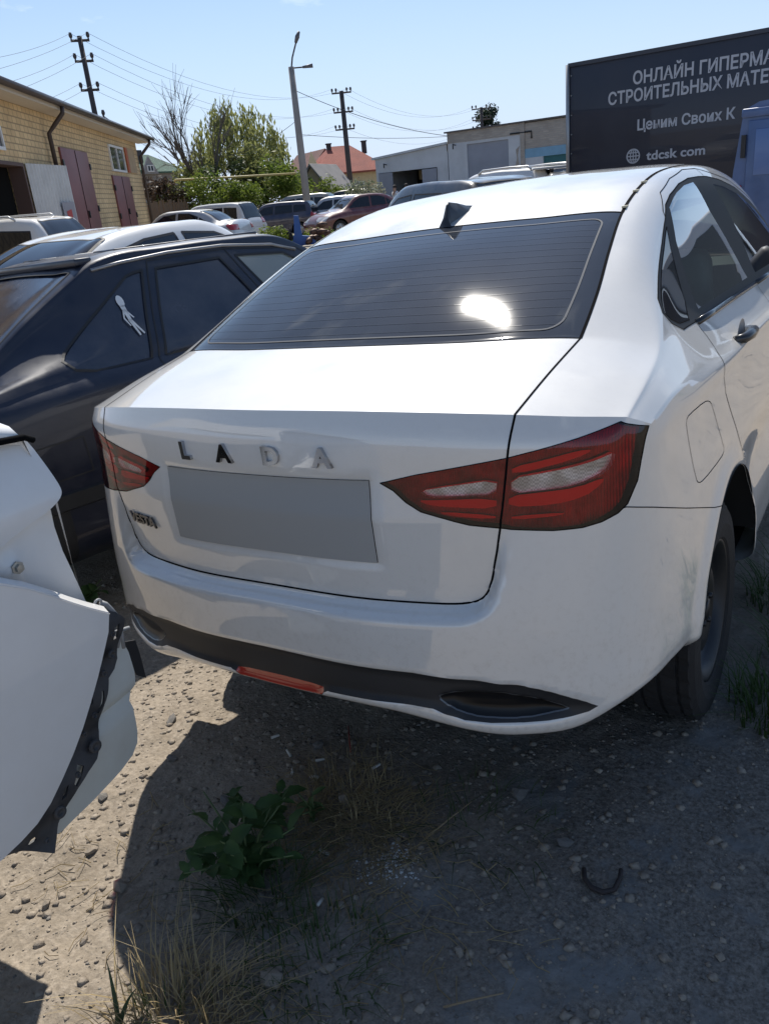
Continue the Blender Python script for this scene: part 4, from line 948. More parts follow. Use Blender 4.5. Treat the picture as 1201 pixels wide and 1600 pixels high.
# ---------------------------------------------------------------- damaged white car at the left edge, its bumper hanging off
DMG_W = mat('white_paint_worn', (.78, .78, .77), .34, coat=.8, dust=.14, vscale=4)
DMG_PL = mat('bracket_plastic', (.028, .030, .036), .5, var=.35, vscale=16, dust=.25, dustc=(.20, .19, .18))
dm = empty('damaged_car', (-1.2, -.9, ground_z(-1.2, -.9))); tag(dm, 'damaged white car at the left edge with its bumper torn loose and lamp missing', 'car')
DML = -Vector(dm.location)
def sheet(name, poly, fx, thick, material, parent, holes=(), step=.018, rnd=0):
    poly = round_poly(poly, it=rnd) if rnd else poly
    a0, a1 = min(p[0] for p in poly)-.02, max(p[0] for p in poly)+.02; b0, b1 = min(p[1] for p in poly)-.02, max(p[1] for p in poly)+.02
    na, nb = max(3, int((a1-a0)/step)), max(3, int((b1-b0)/step)); bm = bmesh.new(); lay = bm.faces.layers.int.new('part')
    G = np.array([[(fx(a0+(a1-a0)*i/na, b0+(b1-b0)*j/nb), a0+(a1-a0)*i/na, b0+(b1-b0)*j/nb) for j in range(nb+1)] for i in range(na+1)])
    grid_faces(bm, G, lay, lambda i, j: 0); cut_region(bm, poly, (1, 2), lambda f: True, lambda f: 1, lay)
    for h in holes: cut_region(bm, h, (1, 2), lambda f: f[lay] == 1, lambda f: 0, lay)
    bmesh.ops.delete(bm, geom=[f for f in bm.faces if f[lay] == 0], context='FACES')
    bmesh.ops.recalc_face_normals(bm, faces=bm.faces[:])
    if sum(f.normal.x for f in bm.faces) < 0: bmesh.ops.reverse_faces(bm, faces=bm.faces[:])
    bmesh.ops.solidify(bm, geom=bm.faces[:], thickness=thick)
    bm.transform(Matrix.Translation(DML)); me = bpy.data.meshes.new(name); bm.to_mesh(me); bm.free()
    for p in me.polygons: p.use_smooth = True
    me.set_sharp_from_angle(angle=RAD(40)); return link(name, me, material, parent)
SKIN = [(-1.7,.80),(-.406,.80),(-.359,.790),(-.307,.754),(-.26,.714),(-.211,.669),(-.174,.637),(-.128,.600),(-.144,.555),(-.174,.508),(-.204,.462),(-.24,.411),(-.277,.361),(-.317,.314),(-.36,.27),(-.402,.231),(-.445,.205),(-.491,.192),(-.543,.184),(-.7,.19),(-1.7,.20)]
skinx = lambda y, z: -.42 + .02*(1 - ((z-.45)/.35)**2) - .05*max(0, -y-.55) - (.03*smooth01((z-.62-.9*(-.35-min(y, -.128)))/.05) if False else 0)
sk = sheet('bumper_skin', SKIN, skinx, .006, DMG_W, dm)
# folded upper flange of the torn bumper
fl = MB(); top = [(-.52,.800),(-.406,.797),(-.359,.788),(-.307,.754),(-.26,.714),(-.211,.669),(-.174,.637),(-.128,.600)]; vs = []
for y, z in top: vs += [(skinx(y, z)+.002, y, z-.004), (skinx(y, z)-.03, y+.01, z+.006), (skinx(y, z)-.08, y+.02, z-.004)]
fl.add([Vector(v)+DML for v in vs], [(i*3+j, i*3+j+1, i*3+j+4, i*3+j+3) for i in range(len(top)-1) for j in range(2)], True); fl.build('bumper_flange', DMG_W, sk)
BRACK = [(-.11,.589),(-.082,.569),(-.064,.543),(-.084,.488),(-.099,.439),(-.119,.421),(-.145,.41),(-.163,.382),(-.181,.355),(-.196,.316),(-.202,.281),(-.216,.251),(-.239,.228),(-.273,.214),(-.309,.192),(-.337,.164),(-.372,.123),(-.388,.097),(-.411,.07),(-.475,.128),(-.533,.16),(-.56,.20),(-.40,.28),(-.30,.40),(-.20,.53),(-.13,.61)]
SLOTS = [[(-.178,.392),(-.172,.392),(-.183,.357),(-.207,.33),(-.214,.335),(-.192,.363)], [(-.29,.247),(-.276,.234),(-.312,.198),(-.317,.21)], [(-.447,.138),(-.434,.137),(-.432,.126),(-.458,.129)],
         [(-.155,.50),(-.140,.505),(-.150,.48),(-.163,.475)], [(-.215,.40),(-.200,.405),(-.212,.38),(-.226,.376)], [(-.10,.535),(-.083,.54),(-.092,.50),(-.105,.50)], [(-.345,.215),(-.33,.22),(-.345,.195),(-.36,.192)]]
bk = sheet('bumper_bracket', BRACK, lambda y, z: -.448 + .012*math.sin(z*38), .007, DMG_PL, dm, holes=SLOTS, step=.012)
b = MB()
for y, z, r in ((-.125,.47,.020),(-.215,.345,.016),(-.235,.265,.030),(-.37,.165,.028),(-.30,.225,.014),(-.16,.435,.015),(-.42,.12,.012),(-.255,.315,.012),(-.11,.52,.012)):
    r *= .6; b.lathe([(r, 0), (r*.9, .007), (r*.5, .007), (r*.45, .002), (.0005, .002)], 16, Matrix.Translation(Vector((-.442, y, z))+DML) @ Matrix.Rotation(math.pi/2, 4, 'Y'))
b.build('bracket_boss', DMG_PL, bk)['kind'] = 'stuff'
b = MB()
for k in range(14):
    t = k/13; y = -.14 - .36*t; z = .53 - .37*t + .02*math.sin(t*9); y2 = y + .02
    b.box((-.452, y, z-.004), (-.434, y+.022, z+.010), Matrix.Translation(DML))
b.build('bracket_clip', mat('clip_plastic_grey', (.05, .054, .062), .45), bk)['kind'] = 'stuff'
INNER = [(-.059,.495),(-.046,.463),(-.039,.415),(-.042,.357),(-.054,.313),(-.079,.288),(-.081,.248),(-.081,.196),(-.087,.157),(-.11,.131),(-.155,.115),(-.202,.105),(-.259,.091),(-.312,.083),(-.36,.074),(-.42,.10),(-.40,.20),(-.30,.30),(-.22,.42),(-.12,.52)]
sheet('bumper_end', INNER, lambda y, z: -.480 - .25*max(0, y+.20)**1.5 + .02*math.sin((z-.1)*9) - .02*math.exp(-((z-.30)/.015)**2), .005, mat('white_paint_dull', (.62, .64, .60), .45, dust=.2, vscale=8), dm)
sheet('rubber_flap', [(-.036,.442),(-.002,.429),(.002,.382),(.004,.304),(-.024,.33),(-.034,.367)], lambda y, z: -.50, .004, BLACK_PL, dm)
l = MB(); l.tube([Vector(p)+DML for p in ((-.46,-.075,.55),(-.46,-.085,.575),(-.46,-.093,.592),(-.462,-.104,.603))], [.011,.009,.008,.007], 8)
ring = [Vector((-.46, -.113+.010*math.cos(t), .606+.010*math.sin(t)))+DML for t in np.linspace(0, 2*math.pi, 13)]; l.tube(ring, .0035, 6); l.build('mounting_lug', mat('grey_plastic', (.30, .31, .32), .5), bk)
x_ = MB(); gp = mat('grey_plastic', (.30, .31, .32), .5)
for a, c in (((-.085,.505),(-.036,.493)), ((-.060,.522),(-.066,.448)), ((-.050,.520),(-.085,.46))): x_.tube([Vector((-.468, *a))+DML, Vector((-.468, *c))+DML], .005, 6)
x_.build('bracket_brace', gp, bk)
# bodywork: rear wing, lamp pocket, boot edge; runs on to the left out of view
UPPER = [(-1.7,1.05),(-.40,1.062),(-.312,1.061),(-.224,1.055),(-.146,1.045),(-.135,1.037),(-.127,1.018),(-.12,.98),(-.113,.942),(-.108,.911),(-.110,.896),(-.123,.884),(-.156,.869),(-.202,.858),(-.248,.847),(-.293,.831),(-.393,.80),(-1.7,.62)]
def upx(y, z): return -.50 - .16*max(0, z-.88)**1.15*3.2 + .012*math.sin((z-.8)*10)
sheet('rear_wing', UPPER, upx, .03, DMG_W, dm, rnd=1)
POCKET = [(-1.7,.66),(-.377,.815),(-.279,.832),(-.206,.852),(-.13,.875),(-.133,.813),(-.128,.747),(-.118,.693),(-.100,.585),(-.14,.56),(-.38,.70),(-1.7,.55)]
pk = sheet('lamp_pocket', POCKET, lambda y, z: -.525 + .02*math.exp(-((y+.265)/.03)**2-((z-.765)/.03)**2), .008, DMG_W, dm)
bt = MB(); bt.lathe([(.016, 0), (.016, .004), (.010, .005), (.010, .014), (.0005, .015)], 6, Matrix.Translation(Vector((-.508, -.262, .766))+DML) @ Matrix.Rotation(math.pi/2, 4, 'Y'), smooth=False); bt.build('bolt', mat('zinc_bolt', (.45, .43, .38), .4, metal=.7), pk)
ep = MB()
ep.add([Vector(v)+DML for v in ((-.505,-.128,.875),(-.56,-.085,.86),(-.58,-.075,.62),(-.535,-.10,.585))], [(0, 1, 2, 3)]); ep.build('end_panel', DMG_W, dm)
gp_ = MB(); gp_.tube([Vector(v)+DML for v in ((-.535,-1.6,1.058),(-.535,-.40,1.060),(-.535,-.297,1.056),(-.53,-.208,1.050),(-.525,-.15,1.044),(-.53,-.125,1.030))], .008, 6); gp_.build('lid_gap', GAP, dm)
# boot lid with rounded edge above the wing, closing the top
lid = MB(); rows = []
for y in np.linspace(-1.7, -.15, 24):
    e = smooth01((y + .34) / .22); dz = -.05*e*e
    rows.append([Vector(v)+DML for v in ((-.545, y, 1.060+dz*.8), (-.530, y, 1.085+dz), (-.57, y, 1.112+dz), (-.70, y, 1.135+dz), (-1.10, y, 1.15+dz), (-1.5, y, 1.14+dz), (-1.9, y, 1.08+dz))])
V = [p for r in rows for p in r]; k = 7
lid.add(V, [(i*k+j, i*k+j+1, (i+1)*k+j+1, (i+1)*k+j) for i in range(23) for j in range(k-1)], True)
lid.add(rows[-1] + [p - Vector((0, -.02, .10)) for p in rows[-1]], [(j, j+1, j+8, j+7) for j in range(6)], True); lid.build('boot_lid', DMG_W, dm)
g = MB(); g.add([Vector(v)+DML for v in ((-.86,-1.7,.80),(-.86,-.08,.80),(-.86,-.08,.24),(-.86,-1.7,.24))], [(0, 1, 2, 3)]); g.add([Vector(v)+DML for v in ((-.862,-.08,.80),(-1.9,-.08,.80),(-1.9,-.08,.24),(-.862,-.08,.24))], [(0, 1, 2, 3)]); g.add([Vector(v)+DML for v in ((-.85,-1.7,.235),(-.85,-.09,.235),(-1.9,-.09,.235),(-1.9,-1.7,.235))], [(0, 1, 2, 3)]); g.build('inner_shadow_body', UNDER, dm)  # unseen panels behind the bumper skin, placed and shaped for the shadow they cast
tm, wm = wheel_meshes(.30, .18, .19, seg=48); tm.materials.append(RUBBER); wm.materials.append(STEEL_BLK)
w = add_wheel(dm, Vector((-.75, -1.35, .06 + ground_z(-.6, -1.35))) + DML, tm, wm, 1, RUBBER, STEEL_BLK)

dm.scale = (.83, .83, .83); dm.location = (-.803, -.9523, .1837)      # a small car; it stands this close to the photographer
# ---------------------------------------------------------------- the other parked cars
YG = 'cars parked in the yard'
c = make_car('parked_car', spec_sedan(1.43, .86, 4.5), P_WHITE2, step=.045); put(c, 226, 7.9, -4, 'white saloon whose roof shows just behind the dark hatchback'); c.location.z = -.02
c = make_car('parked_car', spec_suv(1.62, .9, 4.4), P_WHITE2, step=.06); put(c, -62, 15.5, -112, 'white off-road car with roof rails at the left edge of the photo')
for s in (1, -1):
    r = MB(); r.tube([(s*.60, .75, 1.585), (s*.60, .85, 1.645), (s*.60, 1.4, 1.66), (s*.60, 2.2, 1.65), (s*.60, 2.35, 1.59)], .018, 6); r.build('roof_rail', P_SILVER, c)
    v = MB(); v.add([(s*.70, 1.18, 1.44), (s*.70, 2.5, 1.44), (s*.735, 2.5, 1.36), (s*.735, 1.18, 1.36)], [(0, 1, 2, 3)]); v.build('window_visor', mat('visor_blue', (.03, .06, .14), .2), c)
c = make_car('parked_car', spec_sedan(1.49, .88, 4.55), P_SILVER); put(c, 277, 28.5, -108, 'silver saloon with red tail lamp in front of the brick garages')
c = make_car('parked_car', spec_wagon(1.62, .84, 4.3), P_WHITE2); put(c, 326, 34.5, -100, 'white estate car half hidden behind the silver saloon')
c = make_car('parked_car', spec_wagon(1.45, .82, 4.1), P_DKBLUE); put(c, 428, 38, -112, 'dark blue estate car behind the scrap heap')
c = make_car('parked_car', spec_suv(1.70, .9, 4.5), P_BEIGE); put(c, 462, 43, -112, 'grey tall car with dark windows under the lamp post')
c = make_car('parked_car', spec_wagon(1.48, .85, 3.9), P_SILVER); put(c, 517, 38.5, -118, 'light silver hatchback left of the maroon saloon')
c = make_car('parked_car', spec_suv(1.72, .9, 4.5), P_BLACK); put(c, 537, 47, -112, 'black off-road car behind the silver hatchback')
c = make_car('parked_car', spec_sedan(1.46, .86, 4.3), P_MAROON); put(c, 556, 34, -152, 'dark maroon saloon facing the camera near the garages')
c = make_car('parked_car', spec_suv(1.56, .9, 4.4), P_BLACK); put(c, 690, 14.5, -60, 'black car whose roof shows behind the white saloon, left of the roof rack')
c = make_car('parked_car', spec_suv(1.66, .9, 4.6), P_WHITE2); put(c, 785, 19.0, -66, 'white off-road car with roof rails behind the antenna fin')
for s in (1, -1):
    r = MB(); r.tube([(s*.60, .75, 1.62), (s*.60, .85, 1.69), (s*.60, 1.4, 1.705), (s*.60, 2.2, 1.70), (s*.60, 2.35, 1.63)], .022, 6); r.build('roof_rail', P_SILVER, c)
c = make_car('parked_car', spec_suv(1.55, .88, 4.4), P_BLACK); put(c, 893, 18.5, -24, 'dark car with a long white load across its roof, left of the truck')
r = MB(); r.bbox((-.86, .75, 1.60), (.80, 1.15, 1.645), .015); r.build('roof_load', mat('white_load', (.75, .75, .72), .5), c)
for x in (-.5, .5):
    r = MB(); r.bbox((x-.03, .70, 1.535), (x+.03, 1.20, 1.60), .01); r.build('roof_bar', BLACK_PL, c)
# ---------------------------------------------------------------- buildings
def brick_mat(name, c1, c2, mortar, scale=1.0, bw=.26, bh=.085, msize=.012):
    if name in MATS: return MATS[name]
    m = bpy.data.materials.new(name); m.use_nodes = True; nt = m.node_tree; b = nt.nodes['Principled BSDF']; L = nt.links.new
    t = nt.nodes.new('ShaderNodeTexCoord'); mp_ = nt.nodes.new('ShaderNodeMapping'); mp_.inputs['Rotation'].default_value = (math.pi/2, 0, 0)
    br = nt.nodes.new('ShaderNodeTexBrick'); br.inputs['Scale'].default_value = scale; br.inputs['Brick Width'].default_value = bw; br.inputs['Row Height'].default_value = bh; br.inputs['Mortar Size'].default_value = msize
    br.inputs['Color1'].default_value = (*c1, 1); br.inputs['Color2'].default_value = (*c2, 1); br.inputs['Mortar'].default_value = (*mortar, 1)
    n = nt.nodes.new('ShaderNodeTexNoise'); n.inputs['Scale'].default_value = .8; n.inputs['Detail'].default_value = 8
    mxn = nt.nodes.new('ShaderNodeMix'); mxn.data_type = 'RGBA'; mxn.blend_type = 'MULTIPLY'; mxn.inputs[0].default_value = .55
    r = nt.nodes.new('ShaderNodeValToRGB'); r.color_ramp.elements[0].position = .3; r.color_ramp.elements[0].color = (.55, .53, .5, 1); r.color_ramp.elements[1].position = .7
    L(t.outputs['Object'], mp_.inputs['Vector']); L(mp_.outputs['Vector'], br.inputs['Vector']); L(t.outputs['Object'], n.inputs['Vector']); L(n.outputs['Fac'], r.inputs['Fac'])
    L(br.outputs['Color'], mxn.inputs[6]); L(r.outputs['Color'], mxn.inputs[7]); L(mxn.outputs[2], b.inputs['Base Color']); b.inputs['Roughness'].default_value = .9
    bp = nt.nodes.new('ShaderNodeBump'); bp.inputs['Strength'].default_value = .6; bp.inputs['Distance'].default_value = .01; bp.invert = True; L(br.outputs['Fac'], bp.inputs['Height']); L(bp.outputs['Normal'], b.inputs['Normal'])
    MATS[name] = m; return m
def frame_at(A, B):
    """matrix: local x runs from A to B along the wall, local y into the building, z up"""
    e = (Vector((*B, 0)) - Vector((*A, 0))).normalized(); n = Vector((-e.y, e.x, 0))
    return Matrix(((e.x, n.x, 0, A[0]), (e.y, n.y, 0, A[1]), (0, 0, 1, 0), (0, 0, 0, 1)))
def at_frame(o, M): o.matrix_world = M; return o
def pbox(name, a, b, m, par, r=0):
    q = MB(); (q.bbox(a, b, r) if r else q.box(a, b)); return q.build(name, m, par)
def corrugated(name, x0, x1, z0, z1, y, m, par, pitch=.10, depth=.018, M=None):
    q = MB(); n = int((x1-x0)/pitch*4); vs = []
    for i in range(n+1):
        x = x0 + (x1-x0)*i/n; d = (0, depth, depth, 0)[i % 4]; vs += [Vector((x, y+d, z0)), Vector((x, y+d, z1))]
    if M: vs = [M @ v for v in vs]
    q.add(vs, [(2*i, 2*i+2, 2*i+3, 2*i+1) for i in range(n)]); return q.build(name, m, par, fix=False)
def window(par, x0, x1, z0, z1, y, mf, mg, mull=1, name='window'):
    q = MB(); w = .07
    q.box((x0, y-.05, z0), (x1, y+.02, z0+w)); q.box((x0, y-.05, z1-w), (x1, y+.02, z1)); q.box((x0, y-.05, z0+w), (x0+w, y+.02, z1-w)); q.box((x1-w, y-.05, z0+w), (x1, y+.02, z1-w))
    for k in range(mull): x = x0 + (x1-x0)*(k+1)/(mull+1); q.box((x-w/2, y-.05, z0+w), (x+w/2, y+.02, z1-w))
    f = q.build(name, mf, par)
    for k in range(mull+1):
        xa = x0 + (x1-x0)*k/(mull+1) + w*.6; xb = x0 + (x1-x0)*(k+1)/(mull+1) - w*.6; p = MB(); p.box((xa, y-.012, z0+w*.8), (xb, y+.002, z1-w*.8)); p.build('pane', mg, f)
    return f
YB = brick_mat('yellow_brick', (.80, .60, .33), (.70, .51, .28), (.42, .31, .18), bw=.30, bh=.15, msize=.016)
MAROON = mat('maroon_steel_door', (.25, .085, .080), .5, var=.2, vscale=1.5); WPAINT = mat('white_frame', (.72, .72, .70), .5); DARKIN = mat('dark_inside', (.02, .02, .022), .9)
ROOFG = mat('roof_grey', (.12, .11, .11), .7, var=.3, vscale=1); BROWN = mat('brown_pipe', (.05, .035, .032), .4); PANE = mat('window_pane', (.05, .06, .07), .05, spec=.8)
bgar = at_frame(empty('brick_garage'), frame_at((-15.39, 10.06), (-25.21, 23.32))); tag(bgar, 'long yellow brick garage with two maroon doors at the left', 'building')
pbox('wall', (-9, 0, -.2), (-1.2, .35, 4.3), YB, bgar); pbox('wall', (-1.2, 0, 2.88), (2.45, .35, 4.3), YB, bgar); pbox('wall', (2.45, 0, -.2), (17.5, .35, 4.3), YB, bgar); pbox('wall', (17.15, .36, -.2), (17.5, 9, 4.3), YB, bgar)
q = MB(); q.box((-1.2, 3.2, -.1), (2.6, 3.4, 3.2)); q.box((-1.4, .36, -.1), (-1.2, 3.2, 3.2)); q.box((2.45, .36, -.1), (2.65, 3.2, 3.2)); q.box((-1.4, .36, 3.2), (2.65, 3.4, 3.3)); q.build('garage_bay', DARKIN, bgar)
pbox('garage_frame', (2.36, -.05, 0), (2.45, .3, 2.88), mat('rust_frame', (.10, .06, .05), .7), bgar)
pbox('lintel', (-1.2, -.05, 2.80), (2.36, .3, 2.88), MATS['rust_frame'], bgar)
ROT = Matrix.Translation((2.55, -.06, 0)) @ Matrix.Rotation(RAD(-8), 4, 'Z')
gt = corrugated('gate_leaf', 0, 2.35, .1, 2.88, 0, mat('white_corrugated', (.62, .63, .63), .5, var=.15, vscale=2), bgar, .18, .035, ROT)
po = MB(); po.add([ROT @ Vector(v) for v in ((1.45, -.05, 1.25), (2.2, -.05, 1.25), (2.2, -.05, 1.98), (1.45, -.05, 1.98))], [(0, 1, 2, 3)]); po.build('poster', mat('poster_grey', (.30, .30, .34), .5), gt)
po = MB(); po.add([ROT @ Vector((1.62, -.056, 1.75)), ROT @ Vector((1.95, -.056, 1.80)), ROT @ Vector((1.95, -.056, 1.45)), ROT @ Vector((1.68, -.056, 1.50))], [(0, 1, 2, 3)]); po.build('poster_print', mat('poster_red', (.45, .05, .04), .5), gt)
po = MB(); po.add([ROT @ Vector(v) for v in ((1.5, -.054, 1.27), (2.15, -.054, 1.27), (2.1, -.054, 1.42), (1.8, -.054, 1.50), (1.55, -.054, 1.40))], [(0, 1, 2, 3, 4)]); po.build('poster_print', mat('poster_yellow', (.60, .38, .05), .5), gt)
for x0, x1, z1 in ((5.9, 8.85, 3.42), (11.85, 14.7, 2.85)):
    d = pbox('steel_door', (x0, -.06, .05), (x1, -.002, z1), MAROON, bgar, .01)
    pbox('door_seam', ((x0+x1)/2-.012, -.072, .06), ((x0+x1)/2+.012, -.058, z1-.02), GAP, d); pbox('door_handle', ((x0+x1)/2+.10, -.11, 1.55), ((x0+x1)/2+.16, -.06, 1.75), STEEL_BLK, d)
    for zz in (.5, z1*.5, z1-.5): pbox('hinge', (x0-.06, -.09, zz), (x0+.06, -.055, zz+.18), STEEL_BLK, d); pbox('hinge', (x1-.06, -.09, zz), (x1+.06, -.055, zz+.18), STEEL_BLK, d)
window(bgar, 12.2, 14.5, 3.0, 3.86, -.01, WPAINT, PANE); window(bgar, -1.0, 1.45, 3.1, 3.6, -.01, WPAINT, PANE)
pbox('orange_board', (14.9, -.05, 3.03), (15.25, -.004, 3.9), mat('orange_paint', (.42, .10, .03), .6), bgar); pbox('bare_board', (15.3, -.045, 3.03), (16.6, -.004, 3.9), mat('plywood', (.45, .33, .2), .8, var=.2, vscale=3), bgar)
q = MB(); q.add([(-9.5, -.55, 4.30), (18.1, -.55, 4.30), (18.1, 9, 5.3), (-9.5, 9, 5.3), (-9.5, -.55, 4.42), (18.1, -.55, 4.42), (18.1, 9, 5.42), (-9.5, 9, 5.42)], [(0, 3, 2, 1), (4, 5, 6, 7), (0, 1, 5, 4), (1, 2, 6, 5), (2, 3, 7, 6), (3, 0, 4, 7)]); q.build('roof', ROOFG, bgar)
pbox('soffit', (-9.4, -.50, 4.20), (18.0, .0, 4.30), mat('soffit_white', (.60, .54, .45), .8), bgar); q = MB(); q.tube([(-9.5, -.62, 4.34), (18.15, -.62, 4.34)], .075, 8); q.build('gutter', BROWN, bgar)
for x in (4.9, 17.35):
    q = MB(); q.tube([(x, -.60, 4.32), (x, -.58, 4.12), (x, -.30, 3.85), (x, -.13, 3.68), (x, -.13, .2)], .06, 8); q.build('downpipe', BROWN, bgar)
q = MB(); q.box((17.5, .35, 4.3), (17.52, .351, 4.31)); q.add([(17.49, -.0, 4.3), (17.49, 9, 5.28), (17.49, 9, 4.3)], [(0, 1, 2)]); q.build('gable', YB, bgar)
# grey garages in the middle distance
GREYW = mat('grey_blue_render', (.60, .64, .69), .9, var=.18, vscale=.8); OLDB = brick_mat('grey_brick', (.46, .42, .38), (.38, .35, .32), (.40, .39, .37), bw=.28, bh=.09, msize=.010); GDOOR = mat('grey_gate', (.30, .33, .40), .6, var=.12, vscale=1.2)
gA = at_frame(empty('low_garage'), frame_at((-23.04, 37.93), (-18.8, 38.02))); tag(gA, 'low pale grey garage with an open gate where two people stand', 'building')
pbox('wall', (0, 0, -.2), (.15, .3, 3.05), GREYW, gA); pbox('wall', (.15, 0, 2.38), (3.6, .3, 3.05), GREYW, gA); pbox('wall', (3.6, 0, -.2), (4.22, .3, 3.05), GREYW, gA); pbox('wall', (0, .31, -.2), (.3, 7, 3.05), GREYW, gA)
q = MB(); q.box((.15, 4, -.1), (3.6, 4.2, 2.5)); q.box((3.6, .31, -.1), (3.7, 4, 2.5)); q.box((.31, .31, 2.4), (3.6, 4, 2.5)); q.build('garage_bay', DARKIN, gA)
q = MB(); q.add([(-.15, -.12, 3.05), (4.22, -.12, 3.38), (4.22, 7, 3.38), (-.15, 7, 3.05), (-.15, -.12, 3.15), (4.22, -.12, 3.48), (4.22, 7, 3.48), (-.15, 7, 3.15)], [(0, 3, 2, 1), (4, 5, 6, 7), (0, 1, 5, 4), (1, 2, 6, 5), (2, 3, 7, 6), (3, 0, 4, 7)]); q.add([(0, 0, 3.05), (4.2, 0, 3.05), (4.2, 0, 3.37)], [(0, 1, 2)]); q.build('roof', GREYW, gA)
pbox('gate_leaf', (.18, -.07, 0), (1.0, -.01, 2.36), GDOOR, gA); d = pbox('gate_leaf', (2.76, -.07, 0), (3.58, -.01, 2.34), GDOOR, gA); pbox('notice', (3.0, -.085, 1.2), (3.35, -.072, 1.7), WPAINT, d)
q = MB(); q.tube([(.68, -.02, 2.75), (.68, -.3, 2.80), (.68, -.3, 2.6)], .03, 6); q.build('lamp_bracket', STEEL_BLK, gA)
pbox('shelf_box', (1.5, 2.0, 1.9), (2.1, 2.4, 2.35), mat('cardboard', (.45, .35, .2), .8), gA)
gB = at_frame(empty('tall_garage'), frame_at((-18.78, 38.02), (-12.32, 37.52))); tag(gB, 'taller grey garage with a wide grey gate and bare brick parapet', 'building')
pbox('wall', (0, .002, -.2), (1.08, .3, 3.38), GREYW, gB); pbox('wall', (1.08, .002, 3.25), (3.36, .3, 3.38), GREYW, gB); pbox('wall', (3.36, .002, -.2), (4.12, .3, 3.38), GREYW, gB); pbox('wall', (0, .31, -.2), (.3, 8, 3.8), OLDB, gB)
pbox('brick_band', (0, -.02, 3.38), (4.12, .3, 3.86), OLDB, gB); pbox('gate', (1.08, .08, 0), (3.36, .14, 3.25), GDOOR, gB); pbox('brick_wall', (4.12, -.01, 2.72), (9, .3, 3.82), OLDB, gB); pbox('pilaster', (4.02, -.07, 2.0), (4.24, -.021, 3.86), OLDB, gB)
pbox('blue_band', (4.24, -.04, 2.33), (9, .29, 2.72), mat('sky_blue_paint', (.22, .42, .60), .7, var=.15, vscale=2), gB); pbox('white_panel', (4.12, -.03, -.2), (5.16, .28, 2.33), GREYW, gB); pbox('teal_gate', (5.16, .05, -.2), (9, .25, 2.33), mat('teal_paint', (.03, .14, .16), .6), gB)
q = MB(); q.add([(-.12, -.12, 3.86), (9.1, -.12, 3.86), (9.1, 8, 3.9), (-.12, 8, 3.9), (-.12, -.12, 3.93), (9.1, -.12, 3.93), (9.1, 8, 3.97), (-.12, 8, 3.97)], [(0, 3, 2, 1), (4, 5, 6, 7), (0, 1, 5, 4), (1, 2, 6, 5), (2, 3, 7, 6), (3, 0, 4, 7)]); q.build('roof', ROOFG, gB)
for z0, pts in ((2.0, [(3.7,2.0),(3.9,2.1),(3.85,2.5),(3.95,2.9),(3.75,2.75),(3.8,2.4)]), (1.4, [(3.6,1.4),(3.95,1.5),(3.9,1.75),(3.7,1.7)])):
    q = MB(); q.prism(pts, .006, Matrix(((1,0,0,0),(0,0,1,-.006),(0,1,0,0),(0,0,0,1)))); q.build('fallen_plaster', OLDB, gB)
q = MB(); q.tube([(3.5, -.05, 3.45), (4.6, -.05, 3.45), (4.6, -.05, 3.15)], .035, 6); q.build('gas_pipe', STEEL_BLK, gB)
q = MB(); q.tube([(.45, -.02, 3.28), (.45, -.25, 3.32), (.45, -.25, 3.1)], .03, 6); q.build('lamp_bracket', STEEL_BLK, gB)
# houses
def gable_house(name, label, A, B, w, d, hz, hr, wallm, roofm, ridge_along=True, over=.4, hip=0, wins=()):
    M = frame_at(A, B); o = at_frame(empty(name), M); tag(o, label, 'house')
    if ridge_along:
        wl = MB(); wl.box((0, 0, -.2), (w, d, hz)); wl.add([(0, 0, hz), (0, d, hz), (0+hip*.0, d/2, hr-.05)], [(0, 1, 2)]); wl.add([(w, 0, hz), (w, d, hz), (w, d/2, hr-.05)], [(0, 1, 2)]) if not hip else None; wl.build('wall', wallm, o)
        r = MB(); a = [(-over, -over, hz-.1), (w+over, -over, hz-.1), (w-hip, d/2, hr), (hip, d/2, hr), (-over, d+over, hz-.1), (w+over, d+over, hz-.1)]
        b = [(x, y, z+.12) for x, y, z in a]; f = [(0, 1, 2, 3), (4, 3, 2, 5), (1, 5, 2), (4, 0, 3)]
        r.add(a, [x[::-1] for x in f]); r.add(b, f); r.add([a[0], a[1], b[1], b[0]], [(0, 1, 2, 3)]); r.add([a[1], a[5], b[5], b[1]], [(0, 1, 2, 3)]); r.add([a[4], a[0], b[0], b[4]], [(0, 1, 2, 3)])
    else:
        wl = MB(); wl.prism([(0, -.2), (w, -.2), (w, hz), (w/2, hr-.06), (0, hz)], d, Matrix(((1,0,0,0),(0,0,1,0),(0,1,0,0),(0,0,0,1)))); wl.build('wall', wallm, o)
        r = MB()
        for s in (0, 1):
            x0, x1 = (-over, w/2) if s == 0 else (w+over, w/2); z0 = hz - over*(hr-hz)/(w/2)
            a = [(x0, -over, z0), (x1, -over, hr), (x1, d+over, hr), (x0, d+over, z0)]; b = [(x, y, z+.12) for x, y, z in a]; r.add(a+b, [(0,1,2,3),(4,7,6,5),(0,4,5,1),(1,5,6,2),(2,6,7,3),(3,7,4,0)])
    rf = r.build('roof', roofm, o)
    for x0, x1, z0, z1 in wins: window(o, x0, x1, z0, z1, -.02, WPAINT, PANE)
    return o, rf
